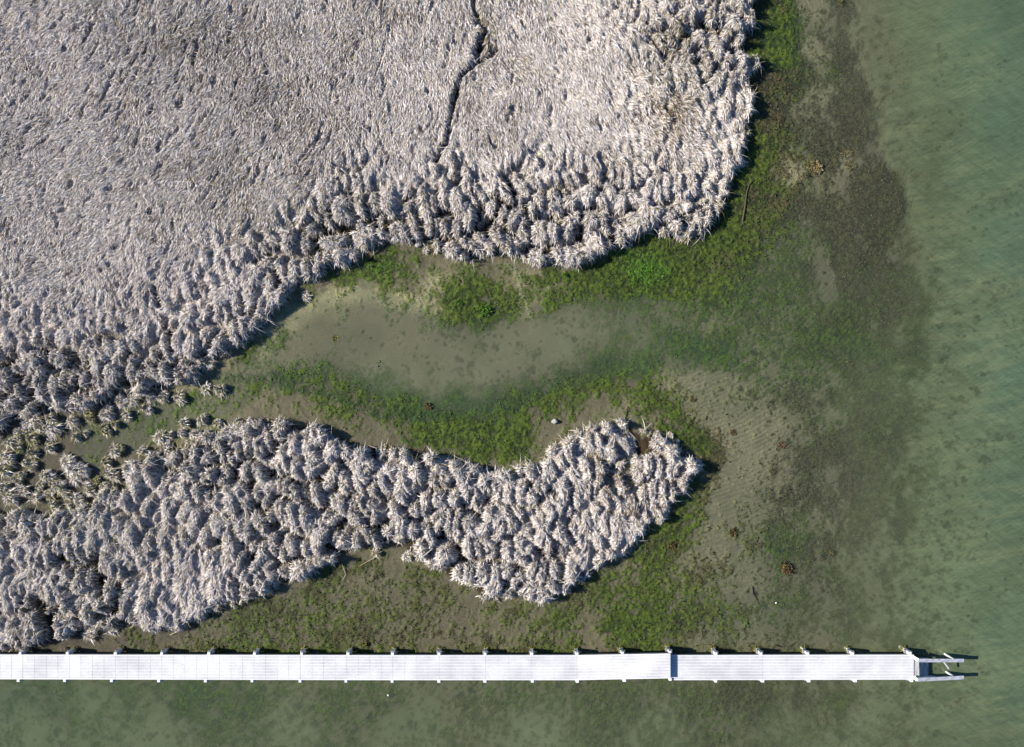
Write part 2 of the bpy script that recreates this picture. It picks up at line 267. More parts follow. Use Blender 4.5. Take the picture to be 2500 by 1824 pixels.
# ------------------------------------------------------------------ the flats: z, algae, brown, ripple, turbidity, hue, sand
F_ = [
(900,770,-.10,.06,0,0,.62,.05,.25),(1000,925,-.14,.1,0,0,.76,.1,.0),(1080,945,-.14,.1,0,0,.76,.12,.0),(1180,935,-.14,.1,0,0,.76,.12,.0),(1290,905,-.13,.1,0,0,.74,.12,.0),(910,900,-.13,.1,0,0,.7,.1,.0),(850,860,-.10,.08,0,0,.6,.05,.1),(760,830,-.07,.06,0,0,.5,0,.3),(690,790,-.04,.1,0,0,.3,0,.6),(720,765,-.03,.1,0,0,.2,0,.8),(1200,800,-.1,.08,0,0,.7,.1,.1),(1380,790,-.1,.12,0,.1,.66,.12,.1),(950,955,-.1,.3,0,0,.6,.5,.0),(1100,880,-.13,.10,0,0,.74,.10,.05),(1250,850,-.13,.10,0,0,.74,.12,.05),(1400,850,-.12,.14,0,.1,.7,.2,.1),(1550,800,-.10,.30,0,.3,.6,.3,.1),
(1450,790,-.1,.15,0,.2,.65,.2,.1),(1300,800,-.1,.08,0,0,.7,.1,.1),(1000,800,-.1,.08,0,0,.65,.05,.2),
(780,770,-.06,.06,0,0,.42,0,.45),(870,710,-.03,.12,0,0,.15,0,.9),(800,725,-.02,.12,0,0,.15,0,.8),(960,740,-.03,.35,0,0,.25,0,.7),(990,840,-.1,.05,0,0,.5,0,.5),(640,890,-.05,.15,0,0,.35,0,.45),(580,935,-.04,.12,0,0,.3,0,.5),(500,960,-.03,.30,0,0,.25,.1,.45),
(430,1000,-.03,.25,0,0,.25,.1,.35),(350,1020,-.03,.4,0,0,.25,.2,.3),(300,1060,-.02,.12,0,0,.2,0,.3),(230,1110,-.02,.35,0,0,.2,.1,.3),(150,1090,.01,.03,0,0,.0,0,.15),(60,1150,.02,0,0,0,0,0,.1),(180,1190,.02,.02,0,0,0,0,.1),(280,1140,.01,.12,0,0,0,0,.25),
(740,730,.0,.6,0,0,0,0,.2),(760,690,.03,.4,0,0,0,0,.1),(800,665,.03,.5,0,0,0,0,.1),(850,670,.02,.9,0,0,0,0,.1),(700,975,.04,.2,.1,0,0,0,.15),(790,1000,.04,.25,.1,0,0,0,.15),(920,650,.02,.85,0,0,0,0,.1),(920,615,.04,.45,0,0,0,0,.1),(990,690,.05,.25,0,0,0,0,.1),(950,700,.02,.75,0,0,0,0,.2),(1010,640,.03,.6,0,0,0,0,.1),
(1010,665,.03,.4,0,0,0,0,.1),(1075,690,.02,.15,0,0,0,0,.85),(1065,730,0,.35,0,0,.1,0,.7),(1060,640,.03,.4,0,0,0,0,.1),(1120,740,.02,.98,0,0,0,.0,.1),(1180,760,0,1,0,0,.05,.1,.1),(1110,690,.04,.5,0,0,0,0,.2),(1190,650,.05,.3,0,0,0,0,.1),(1170,700,.04,.75,0,0,0,0,.1),
(1270,700,.02,.45,.1,0,0,0,.7),(1280,740,0,.4,0,0,.15,0,.6),(1340,740,0,.75,0,0,.15,.1,.2),(1230,740,0,.7,0,0,.1,0,.3),(1280,655,.05,.45,0,0,0,0,.1),(1350,680,.03,.75,0,0,0,0,.5),(1400,660,.03,.9,.05,0,0,0,.1),(1400,710,.02,.7,.05,0,.1,.1,.3),(1480,640,.03,.95,.05,0,0,0,.1),
(1500,700,.01,.9,.05,0,.05,.2,.1),(1580,660,.03,1,0,0,0,0,.1),(1620,620,.04,.95,.15,0,0,0,.1),(1700,620,.02,.95,.25,0,0,0,.1),(1640,700,.01,.95,.05,0,.05,.2,.1),(1760,650,.0,.7,.45,.2,.05,.1,.5),(1740,720,-.03,.85,.1,.2,.2,.3,.2),(1820,620,-.01,.9,.35,.1,.1,.2,.2),
(1830,690,-.06,.75,.3,.3,.35,.4,.2),(1880,640,-.06,.5,.4,.3,.45,.2,.2),(1640,760,-.06,.4,.1,.4,.4,.3,.3),(1740,790,-.08,.35,.3,.6,.4,.35,.4),(1700,860,-.1,.7,.0,.3,.5,.6,.1),(1780,860,-.1,.65,.0,.4,.55,.6,.1),(1850,800,-.12,.4,.3,.5,.5,.4,.2),
(680,820,-.01,.7,0,0,.1,0,.2),(610,870,-.02,.8,0,0,.15,.1,.1),(560,910,-.02,.4,0,0,.2,0,.4),(700,860,-.08,.1,0,0,.4,0,.4),
(600,965,-.02,.7,0,0,.15,.1,.2),(700,940,-.03,.85,.05,0,.2,.2,.1),(780,930,-.04,.8,0,0,.3,.3,.1),(800,970,0,.7,0,0,0,.1,.1),(900,980,-.02,.9,0,0,.15,.5,.1),(960,1000,-.02,1,0,0,.2,.8,0),(1020,1010,-.03,.9,.1,0,.25,.6,.0),(1100,990,-.06,.85,0,0,.4,.6,0),(1080,1040,.02,.95,0,0,0,.1,.1),(1200,990,-.03,.9,.1,0,.25,.4,0),
(1250,1000,-.02,.9,.05,0,.1,.2,.1),(1320,960,-.02,.7,.1,0,.2,.3,.1),(1400,930,-.03,.8,.15,0,.25,.3,.1),(1480,900,-.04,.85,.1,0,.3,.5,.0),(1560,890,-.06,.75,.05,.3,.4,.5,.1),(1620,840,-.08,.6,0,.4,.5,.6,.2),(1500,960,.02,.7,.1,0,0,.1,.2),(1560,960,.01,.75,.1,.1,.0,.1,.2),(1620,990,0,.7,.2,.2,.05,.1,.2),
(1020,1060,.03,.7,0,0,0,0,.1),(1090,1100,.05,.3,0,0,0,0,.1),(1160,1080,.03,.9,0,0,0,0,.1),(1250,1080,.03,.95,0,0,0,0,.1),(1250,1120,.06,.4,0,0,0,0,.1),(1350,1040,.06,.08,.2,0,0,0,.15),(1330,1010,.03,.7,0,0,0,0,.1),(1400,1010,.04,.5,.1,0,0,0,.15),(1460,1000,.05,.25,.1,0,0,0,.15),(1530,1000,.05,.12,.1,0,0,0,.2),
(700,990,.05,.15,.1,0,0,0,.15),(760,970,.03,.25,.1,0,0,0,.15),(830,1010,.03,.55,.1,0,0,0,.1),(890,1030,.03,.45,.15,0,0,0,.1),(950,1060,.06,.12,.1,0,0,0,.15),(640,1005,.05,.1,.1,0,0,0,.15),(860,1060,.06,.08,.1,0,0,0,.1),(980,1020,.03,.4,.1,0,0,0,.1),
(1580,1030,.04,.4,.2,.1,0,.1,.2),(1650,1050,.02,.65,.15,.2,0,.1,.1),(1700,1090,.01,.85,.15,.1,0,.2,.1),(1730,1150,.0,.6,.5,.4,.05,.1,.2),(1700,1220,0,.55,.4,.5,.05,.1,.2),(1660,1280,.01,.8,.15,.2,.0,.2,.1),(1600,1340,.02,.7,.25,.2,0,.1,.2),(1540,1380,.03,.5,.3,.1,0,.1,.2),
(1850,-100,-.02,.8,.5,0,.05,.2,0),(1890,20,-.02,.9,.5,0,.05,.2,0),(1890,80,-.03,.98,.2,0,.05,.4,0),(1920,60,-.04,1,.05,0,.1,.6,0),(1900,150,-.03,1,.02,0,.05,.5,0),(1890,220,-.02,.85,.85,0,.05,.1,.1),(1940,200,-.04,.9,.6,0,.1,.2,.1),(1880,300,-.01,.75,.75,0,.0,.1,.2),(1870,380,.01,.9,.25,0,0,.2,.1),(1850,430,.02,.95,.12,0,0,.2,.1),
(1800,500,.02,.95,.2,0,0,.1,.1),(1770,570,.03,.98,.08,0,0,.1,.1),(1850,540,.01,.85,.4,.1,.05,.1,.2),(1830,480,.02,.75,.55,0,0,.1,.2),(1900,350,0,.85,.45,.1,.05,.1,.3),(1930,420,.0,.3,.7,.2,.1,.1,.9),(1910,500,-.02,.75,.5,.2,.1,.1,.3),(1900,570,-.04,.75,.5,.2,.25,.2,.2),
(1975,30,-.12,.08,.5,.3,.45,.1,.55),(1990,130,-.12,.06,.5,.4,.45,.1,.55),(1990,230,-.10,.12,.6,.4,.4,.1,.5),(1960,290,-.07,.35,.8,.3,.25,.1,.4),(2040,60,-.15,.6,1,.3,.5,.1,.2),(2060,150,-.15,.75,1,.3,.42,.1,.1),(2080,240,-.15,.65,1,.3,.4,.1,.1),
(2030,300,-.12,.45,.95,.2,.3,0,.2),(2000,350,-.06,.7,.85,.1,.15,0,.3),(1990,400,-.03,.85,.75,.1,.05,0,.6),(2060,400,-.08,.85,.8,.1,.12,0,.4),(2030,450,-.06,.85,.7,.1,.12,0,.2),(2100,340,-.14,.85,1,.1,.28,0,.0),(2140,420,-.16,.95,1,.1,.25,0,0),(2100,480,-.14,.8,1,.1,.25,0,.1),(2170,500,-.18,1,.95,.1,.3,.1,0),
(1970,520,-.09,.45,.8,.3,.25,0,.2),(2050,550,-.12,.75,.8,.2,.25,0,.1),(2130,580,-.17,.9,.95,.2,.32,.1,0),(1970,600,-.1,.45,.4,.3,.45,.3,.2),(2050,650,-.13,.7,.7,.3,.38,.1,.1),(2150,660,-.2,.85,.85,.3,.42,.2,0),(2210,600,-.26,.75,.8,.3,.6,.3,0),(2180,740,-.22,.75,.7,.3,.5,.3,0),(2240,720,-.3,.6,.6,.3,.65,.4,0),
(1930,700,-.12,.55,.3,.4,.5,.4,.1),(2020,760,-.15,.6,.5,.4,.5,.35,.1),(1930,780,-.13,.45,.35,.5,.5,.4,.2),(2100,800,-.18,.65,.6,.4,.5,.3,0),(2200,820,-.25,.55,.5,.4,.66,.4,0),(2000,860,-.15,.55,.4,.5,.5,.4,.1),(1900,860,-.12,.5,.3,.6,.45,.4,.2),(2100,900,-.2,.5,.5,.4,.6,.4,.1),(2080,850,-.18,.6,.3,.4,.55,.6,0),
(1850,900,-.08,.4,.3,.9,.35,.3,.35),(1700,920,-.03,.15,.4,1,.15,.1,.6),(1780,950,-.04,.3,.35,1,.15,.15,.45),(1650,940,0,.3,.3,.7,.05,.1,.5),(1850,980,-.06,.35,.35,.9,.25,.2,.35),(1700,1010,-.01,.35,.4,.9,.05,.1,.4),(1760,1060,-.01,.2,.5,1,.05,.1,.5),(1850,1070,-.02,.08,.5,1,.08,0,.65),(1900,1050,-.04,.2,.6,.8,.12,0,.5),
(1950,1000,-.1,.4,.6,.6,.4,.2,.2),(1960,1080,-.1,.35,.7,.7,.3,.1,.3),(1830,1150,-.02,.12,.5,1,.08,0,.55),(1920,1150,-.05,.35,.7,.9,.15,0,.35),(1770,1180,-.01,.22,.5,1,.06,.05,.45),(1750,1250,-.01,.25,.5,1,.05,.1,.45),(1830,1240,-.03,.4,.6,.9,.1,.1,.35),(1900,1230,-.06,.5,.7,.7,.2,.1,.25),
(2000,1130,-.14,.6,.8,.4,.4,.1,.1),(2050,1030,-.18,.45,.6,.4,.6,.3,.1),(2100,1100,-.2,.5,.6,.4,.62,.3,.1),(2060,1200,-.18,.55,.9,.3,.5,.1,.1),(2150,1180,-.25,.45,.6,.3,.68,.35,0),(2000,1280,-.15,.25,.5,.5,.45,.1,.2),(1940,1320,-.1,.5,.5,.6,.3,.2,.2),(1920,1340,-.1,.7,.2,.3,.3,.4,.1),(2000,1350,-.15,.7,.7,.3,.45,.2,.1),
(2080,1320,-.2,.4,.6,.4,.65,.3,0),(2160,1300,-.28,.45,.6,.3,.72,.35,0),(1750,1330,-.01,.3,.5,.9,.06,.1,.4),(1830,1330,-.03,.45,.4,.7,.12,.1,.35),(1700,1380,0,.45,.45,.6,.05,.1,.35),(1830,1420,-.04,.25,.6,.7,.15,.1,.45),(1900,1400,-.08,.4,.5,.4,.3,.2,.2),(1960,1420,-.12,.35,.7,.3,.45,.15,.1),(1760,1420,-.02,.45,.4,.7,.08,.1,.35),
(1650,1420,.0,.55,.35,.4,0,.1,.3),(1580,1430,.02,.7,.2,.2,0,.1,.2),(1500,1470,.03,.6,.3,.1,0,.1,.2),(1520,1530,.03,.85,.1,.1,0,.2,.1),(1620,1500,.01,.75,.2,.3,0,.2,.2),(1700,1500,-.02,.65,.3,.4,.05,.2,.2),(1800,1500,-.04,.5,.4,.4,.15,.2,.25),(1700,1570,-.02,.35,.6,.4,.05,0,.3),(1850,1560,-.06,.3,.6,.4,.25,.1,.3),(1450,1560,.03,.25,.4,.1,0,0,.2),
(1900,1490,-.1,.5,.4,.4,.4,.3,.1),(2000,1500,-.16,.45,.5,.4,.6,.3,.1),(2000,1570,-.16,.3,.6,.3,.55,.1,.2),(2100,1420,-.22,.4,.5,.3,.7,.3,0),(2100,1520,-.22,.45,.5,.3,.7,.3,0),(2200,1400,-.35,.3,.5,.3,.8,.4,0),(2200,1500,-.35,.35,.5,.3,.8,.4,0),
(1420,1470,.05,.35,.35,0,0,0,.15),(1380,1530,.04,.6,.3,0,0,0,.1),(1300,1520,.05,.4,.35,0,0,0,.15),(1200,1520,.05,.35,.35,0,0,0,.15),(1100,1500,.05,.5,.35,0,0,0,.1),(1100,1570,.04,.4,.35,0,0,0,.1),(1000,1440,.05,.55,.3,0,0,0,.1),(1000,1540,.04,.55,.35,0,0,0,.1),(900,1400,.05,.45,.35,0,0,0,.15),(900,1500,.05,.6,.3,0,0,0,.1),
(800,1450,.04,.65,.25,0,0,0,.1),(760,1540,.04,.65,.25,0,0,0,.1),(680,1490,.04,.65,.3,0,0,0,.1),(600,1540,.03,.7,.25,0,0,0,.1),(500,1560,.03,.55,.3,0,0,0,.1),(420,1575,.03,.35,.3,0,0,0,.1),(340,1560,.03,.5,.2,0,0,0,.1),(290,1580,.03,.1,.3,0,0,0,.1),(200,1590,.03,0,0,0,0,0,.05),(60,1600,.03,0,0,0,0,0,0),(930,1370,.06,.15,.3,0,0,0,.1),
(50,1700,-.3,.3,0,0,.75,.65,0),(150,1690,-.25,.35,0,0,.65,.6,0),(300,1690,-.2,.5,.1,0,.6,.45,0),(250,1740,-.25,.15,0,0,.8,.45,0),(450,1700,-.18,.6,0,0,.55,.45,0),(600,1700,-.18,.5,.1,0,.55,.4,0),(800,1690,-.16,.45,.2,0,.5,.3,.1),(950,1700,-.16,.35,.2,0,.5,.3,.1),(1150,1690,-.16,.3,.3,0,.5,.25,.15),(1300,1700,-.16,.45,.3,0,.5,.3,.1),
(1500,1700,-.18,.5,.4,.1,.5,.3,.1),(1650,1690,-.18,.5,.5,.1,.5,.3,.1),(1850,1700,-.2,.5,.6,.1,.55,.25,.1),(2050,1700,-.25,.35,.5,.2,.65,.3,.1),(2180,1700,-.35,.2,.4,.3,.8,.4,.1),
(100,1780,-.4,.12,.1,0,.85,.42,0),(400,1770,-.35,.1,.1,0,.86,.38,0),(700,1760,-.35,.14,.1,0,.83,.38,0),(1000,1760,-.35,.14,.1,0,.83,.38,0),(1300,1770,-.35,.14,.1,0,.83,.38,0),(1600,1780,-.35,.2,.3,0,.82,.38,0),(1900,1780,-.35,.3,.5,.1,.8,.36,0),(2100,1790,-.4,.15,.5,.3,.83,.42,.1),
(600,2000,-.5,.1,.1,0,.92,.4,0),(1500,2000,-.5,.1,.1,0,.92,.4,0),
(2130,60,-.25,.12,.8,.3,.68,.3,.2),(2160,180,-.28,.1,.6,.4,.7,.35,.2),(2180,280,-.3,.08,.5,.5,.72,.42,.2),(2170,350,-.3,.2,.8,.4,.68,.4,.1),(2230,380,-.4,.03,.4,.5,.8,.5,.2),(2240,480,-.4,.05,.4,.5,.8,.5,.15),(2250,580,-.42,.1,.4,.5,.8,.52,.1),
(2230,50,-.45,.02,.5,.4,.85,.5,.1),(2260,200,-.45,.05,.4,.4,.85,.55,.1),(2350,200,-.6,.05,.4,.4,.9,.75,0),(2350,60,-.65,0,0,.3,.94,.8,0),(2450,60,-.9,0,0,.3,.98,1,0),(2460,300,-.9,0,0,.4,.97,1,0),(2360,420,-.6,0,0,.5,.92,.75,0),(2460,600,-.85,0,0,.4,.96,.95,0),(2340,650,-.55,.03,0,.5,.9,.68,.0),
(2310,800,-.5,.12,.3,.5,.86,.6,0),(2400,850,-.7,.03,0,.5,.93,.78,0),(2480,950,-.9,0,0,.5,.97,.95,0),(2280,950,-.42,.25,.5,.5,.8,.48,0),(2200,980,-.3,.35,.5,.4,.72,.4,0),(2380,1050,-.6,.06,.2,.5,.9,.68,0),(2260,1100,-.4,.3,.5,.4,.8,.45,0),(2300,1200,-.45,.2,.4,.4,.84,.5,0),(2450,1200,-.8,0,0,.5,.95,.85,0),
(2300,1350,-.48,.2,.4,.4,.86,.52,0),(2400,1400,-.65,.05,0,.5,.92,.68,0),(2300,1500,-.5,.15,.4,.4,.87,.55,0),(2450,1550,-.75,0,0,.5,.95,.8,0),(2300,1700,-.5,.06,.4,.5,.86,.48,0),(2400,1780,-.65,.02,0,.5,.9,.58,0),(2490,1720,-.8,0,0,.5,.95,.8,0),(2600,500,-1.1,0,0,.3,1,1,0),(2650,1400,-1.1,0,0,.3,1,1,0)]
ZG, AL, BR, RI, TU, HU, SA = coarse(F_, 4.0, 26.0)
AL = AL+.10*sst(1850, 1980, GX)*sst(.25, .45, AL)*np.clip(1-np.abs(TU-.5)/.42, 0, 1)+.09*sst(1670, 1700, GY)*sst(2300, 2100, GX)
AL = np.where(GX > 1750, AL*(1+sst(1930, 2030, GX)*(fbm(GX*1.2, GY*.7, 62, 87, 4, .6)-.5)*3.0), AL); AL = np.clip(AL, 0, 1)
TU = TU*(1-.10*sst(1670, 1700, GY))
AL = AL*(1-.38*sst(.5, .95, RI)*sst(.35, .2, TU)); lowr = sst(1380, 1420, GY)*sst(1250, 1050, GX)*sst(1600, 1560, GY); AL = AL-.12*lowr; BR = BR+.18*lowr
shore = sst(-34, -4, sd)                                      # mud rising to the marsh
ZG = ZG+0.05*shore*(1-sst(1720, 1800, GX)*.3); AL = AL*(1-(.80-.7*sst(1400, 1550, GX)*sst(900, 800, GY))*sst(-20, -5, sd+(fbm(GX, GY, 30, 61, 2)-.5)*26)); AL = np.where(sd > 0, 0.05, AL)
n1 = fbm(GX, GY, 46, 62, 5, .62); n2 = fbm(GX, GY, 14, 63, 4, .65); n3 = fbm(GX, GY, 7, 64, 3, .7)
# algae cover: threshold of fractal noise against the local density
am = sst(-0.26, 0.26, AL*1.12-0.47+(n1-.5)*1.0+(n2-.5)*1.0+(n3-.5)*.75)*sst(0.0, .06, AL)
# small scattered tufts where the cover is thin
sp1, sp2, spc = voro(GX+(n2-.5)*10, GY+(n3-.5)*8, 17, 15, .3, 33, 1.0)
spots = (spc < .04+AL*1.2)*sst(.40, .16, sp1+(n3-.5)*.35)*sst(.01, .05, AL)*sst(-.01,-.04,ZG)
am = np.maximum(am, spots*.8)
sq1, sq2, sqc = voro(GX+(n1-.5)*30+(n3-.5)*10, GY+(n2-.5)*26, 34, 27, .2, 71, 1.0)
tuf = (sqc < .03+AL*1.25)*sst(.46, .12, sq1+(n3-.5)*.7+(n2-.5)*.5)*sst(.01, .06, AL)*sst(-.05, -.09, ZG)
tuf = tuf*(1-sst(2190, 2260, GX)*sst(800, 560, GY))
am = np.maximum(am, tuf*.9)
bank = dist_line([(560,925),(640,925),(720,945),(800,958),(870,985),(950,1008),(1050,1012),(1140,990),(1240,985),(1330,950),(1420,900),(1520,875)], GX+(n2-.5)*40, GY+(n1-.5)*50)
bnk = sst(26, 6, bank)*sst(.30, .55, n2*.5+n3*.5)
am = np.maximum(am, bnk*.95)
mud = lin(94, 89, 71); sand = lin(172, 162, 124); deepmud = lin(100, 98, 78)
gr_d = lin(24, 42, 14); gr_b = lin(84, 104, 28); br_d = lin(34, 34, 25); br_b = lin(84, 79, 50)
rim = dist_line([(640,850),(690,800),(740,760),(800,728),(870,712),(940,728),(1010,748)], GX+(n2-.5)*30, GY+(n1-.5)*40)
SA = np.maximum(SA, 1.25*sst(44, 8, rim))
sa = np.clip(SA*1.0+(n1-.5)*1.2*SA, 0, 1)[..., None]
C = mud*(1-sa)+sand*sa; wet = (sst(520, 330, GX)*sst(900, 980, GY)*sst(1640, 1560, GY))[..., None]*.5; C = C*(1-wet)+lin(72, 66, 58)*wet; rz = (RI*(1-TU))[..., None]*.5; C = C*(1-rz)+lin(112, 108, 90)*rz
C = C*(0.78+0.44*n2[..., None])*(0.86+.28*n1[..., None])
bm = np.clip(BR*.88+(n1-.5)*1.1+(n2-.5)*.6, 0, 1); bm = sst(.25, .75, bm)[..., None]
tv = sst(.30, .70, n2*.35+n3*.65)[..., None]
AC = (gr_d*(1-tv)+gr_b*tv)*(1-bm)+(br_d*(1-tv)+br_b*tv)*bm
dk = (np.maximum(tuf, bnk*.8)*sst(.5,.2,BR))[..., None]*.7
AC = AC*(1-dk)+lin(26, 58, 38)*dk; dg = (sst(.05, .4, TU)*(1-BR).clip(0, 1))[..., None]*.55; AC = AC*(1-dg)+AC*np.array([.62, 1.0, 1.15], np.float32)*dg
# the vivid patch of sea lettuce near the marsh corner and two smaller ones
viv = np.exp(-(((GX-1575)/62)**2+((GY-660)/48)**2))+.7*np.exp(-(((GX-1185)/24)**2+((GY-758)/16)**2))+.55*np.exp(-(((GX-930)/50)**2+((GY-650)/22)**2))
vm = (sst(.45, .8, viv+(n3-.5)*2.2+(n2-.5)*1.0)*sst(.1,.3,viv)*.8)[..., None]
AC = AC*(1-vm)+lin(70, 108, 26)*vm
A3 = am[..., None]*.90
C = C*(1-A3)+AC*A3
for pts, wd in [([(1022,655),(1030,680),(1046,700),(1052,730),(1020,770),(1008,800)], 4), ([(1238,642),(1270,670),(1274,710),(1290,760),(1300,820)], 4), ([(1300,708),(1340,705),(1368,695)], 3)]:
    dl = dist_line(pts, GX+(n2-.5)*22, GY+(n3-.5)*6); rl = (sst(wd*2.4, wd*.2, dl)*.55*sst(.3, .6, n2))[..., None]
    C = C*(1-rl)+lin(140, 138, 112)*rl
# fine sand ripples across the flat, real relief
rad = np.hypot(GX-1450, GY-230)
rip = np.sin(rad/10.0*2*math.pi+7*fbm(GX, GY, 70, 71, 2)+3.4*fbm(GX, GY, 24, 72, 2))
rip2 = np.sin((GX*math.sin(.55)+GY*math.cos(.55)+0*GX)/9.5*2*math.pi+7*fbm(GX, GY, 60, 73, 2))*np.clip(fbm(GX, GY, 30, 74, 2)*2-.6, 0, 1)
rip3 = np.sin((GX*.0-GX*math.sin(.5)+GY*math.cos(.5))/8.5*2*math.pi+6*fbm(GX, GY, 50, 75, 2))*np.clip(fbm(GX, GY, 26, 76, 2)*2-.7, 0, 1)
Z = ZG+0.011*rip*RI*np.clip(.3+1.4*fbm(GX, GY, 36, 77, 2), 0, 1.2)*(1-.4*am)+am*(0.006+0.085*np.clip(n3-.25, 0, 1)+.06*(n2-.5))*(1-TU*.5)+0.012*(n2-.5)+.016*(n3-.5)*(1-TU)
Z = Z-0.10*sst(0.05, 0.0, H)*sst(-1, 4, sd)*0.3
# mud under the marsh; and the ends of the sheet carry on to the horizon
Z = np.where(sd > 2, np.maximum(Z, 0.02), Z).astype(np.float32)
mgr = sst(0, 6, sd)[..., None]
C = C*(1-mgr)+(lin(70, 58, 42)*(.8+.4*n2[..., None]))*mgr

def sheet(name, ax, ay, Zf, mat, cols=None, attrs=None, smooth=True):
    """grid over the pixel axes; outside the detailed area the border values carry on"""
    A, B = np.meshgrid(ax, ay); n, m = len(ay), len(ax)
    v = np.stack([(A-1250)*S, (912-B)*S, Zf], -1).reshape(-1, 3)
    i = np.arange(n*m).reshape(n, m)
    q = np.stack([i[1:, :-1], i[1:, 1:], i[:-1, 1:], i[:-1, :-1]], -1).reshape(-1, 4)
    return np_mesh(name, v, q, cols=None if cols is None else cols.reshape(-1, 3), mat=mat, smooth=smooth,
                   attrs={k_: a.reshape(-1) for k_, a in (attrs or {}).items()})
def extend(F):
    pad = ((len(ext), len(ext)), (len(ext), len(ext)))+((0, 0),)*(F.ndim-2)
    E = np.pad(F, pad, mode='edge'); e = len(ext); mean = F[::40, ::40].reshape(-1, *F.shape[2:]).mean(0)
    if F.ndim == 3 or F.max() <= 1.0:                        # far from the site everything settles to the average flat
        for q_ in range(e):
            f = min(1, (e-q_)/5)
            for sl_ in ((q_, slice(None)), (-1-q_, slice(None)), (slice(None), q_), (slice(None), -1-q_)): E[sl_] = E[sl_]*(1-f)+mean*f
    return E
ext = np.array([20, 60, 150, 400, 1200, 4000, 12000, 30000], np.float32)
axx = np.concatenate([X0-ext[::-1], gx, gx[-1]+ext]); ayy = np.concatenate([Y0-ext[::-1], gy, gy[-1]+ext])
gobj = sheet('mudflat', axx, ayy, extend(Z), M_mud, extend(C*.82))
tag(gobj, kind='structure')

# ------------------------------------------------------------------ water
WS = 1
def water_mat():
    m, t, p = new_mat('murky_water'); N = t.nodes; L = t.links
    at = N.new('ShaderNodeAttribute'); at.attribute_name = 'tone'
    tu = N.new('ShaderNodeAttribute'); tu.attribute_name = 'murk'
    rp = N.new('ShaderNodeAttribute'); rp.attribute_name = 'ripple'
    ge = N.new('ShaderNodeNewGeometry')
    def wave(scale, rot, dist, det, dsc):
        mp = N.new('ShaderNodeMapping'); mp.inputs['Rotation'].default_value = (0, 0, math.radians(rot))
        L.new(ge.outputs['Position'], mp.inputs[0])
        wv = N.new('ShaderNodeTexWave'); wv.inputs['Scale'].default_value = scale; wv.inputs['Distortion'].default_value = dist
        wv.inputs['Detail'].default_value = det; wv.inputs['Detail Scale'].default_value = dsc
        L.new(mp.outputs[0], wv.inputs['Vector']); return wv
    def noise(scale, rot, sx, sy):
        mp = N.new('ShaderNodeMapping'); mp.inputs['Rotation'].default_value = (0, 0, math.radians(rot)); mp.inputs['Scale'].default_value = (sx, sy, 1)
        L.new(ge.outputs['Position'], mp.inputs[0])
        n_ = N.new('ShaderNodeTexNoise'); n_.inputs['Scale'].default_value = scale; n_.inputs['Detail'].default_value = 3
        L.new(mp.outputs[0], n_.inputs['Vector']); return n_
    a = noise(1.0, -16, 0.55, 2.6)          # long swell lines
    b = noise(1.0, 28, 1.6, 7.0)            # short wind ripples
    def mth(op, x, y):
        n_ = N.new('ShaderNodeMath'); n_.operation = op
        for k_, s_ in enumerate((x, y)):
            if isinstance(s_, (int, float)): n_.inputs[k_].default_value = s_
            else: L.new(s_, n_.inputs[k_])
        return n_.outputs[0]
    h = mth('ADD', mth('MULTIPLY', a.outputs[0], 0.20), mth('MULTIPLY', b.outputs[0], 0.055))
    h = mth('MULTIPLY', h, rp.outputs['Fac'])
    bp = N.new('ShaderNodeBump'); bp.inputs['Strength'].default_value = 1.0; bp.inputs['Distance'].default_value = 1.0
    L.new(h, bp.inputs['Height'])
    df = N.new('ShaderNodeBsdfDiffuse'); L.new(at.outputs['Color'], df.inputs['Color']); L.new(bp.outputs[0], df.inputs['Normal'])
    tr = N.new('ShaderNodeBsdfTransparent'); tr.inputs[0].default_value = (0.93, 0.97, 0.94, 1)
    mx = N.new('ShaderNodeMixShader'); L.new(tu.outputs['Fac'], mx.inputs[0]); L.new(tr.outputs[0], mx.inputs[1]); L.new(df.outputs[0], mx.inputs[2])
    gl = N.new('ShaderNodeBsdfGlossy'); gl.inputs['Roughness'].default_value = 0.12; L.new(bp.outputs[0], gl.inputs['Normal'])
    m2 = N.new('ShaderNodeMixShader'); m2.inputs[0].default_value = 0.03; L.new(mx.outputs[0], m2.inputs[1]); L.new(gl.outputs[0], m2.inputs[2])
    L.new(m2.outputs[0], N['Material Output'].inputs[0]); N.remove(p)
    return m
M_water = water_mat()
hu = HU[..., None]
w_tan = lin(120, 118, 94); w_ol = lin(99, 110, 79); w_te = lin(80, 98, 75)
t1 = np.clip(hu*2.2, 0, 1); t2 = np.clip(hu*1.7-.75, 0, 1)
WC = w_tan*(1-t1)+w_ol*t1; WC = WC*(1-t2)+w_te*t2
cloud = fbm(GX, GY, 150, 81, 4)[..., None]
WC = WC*(.86+.28*cloud)
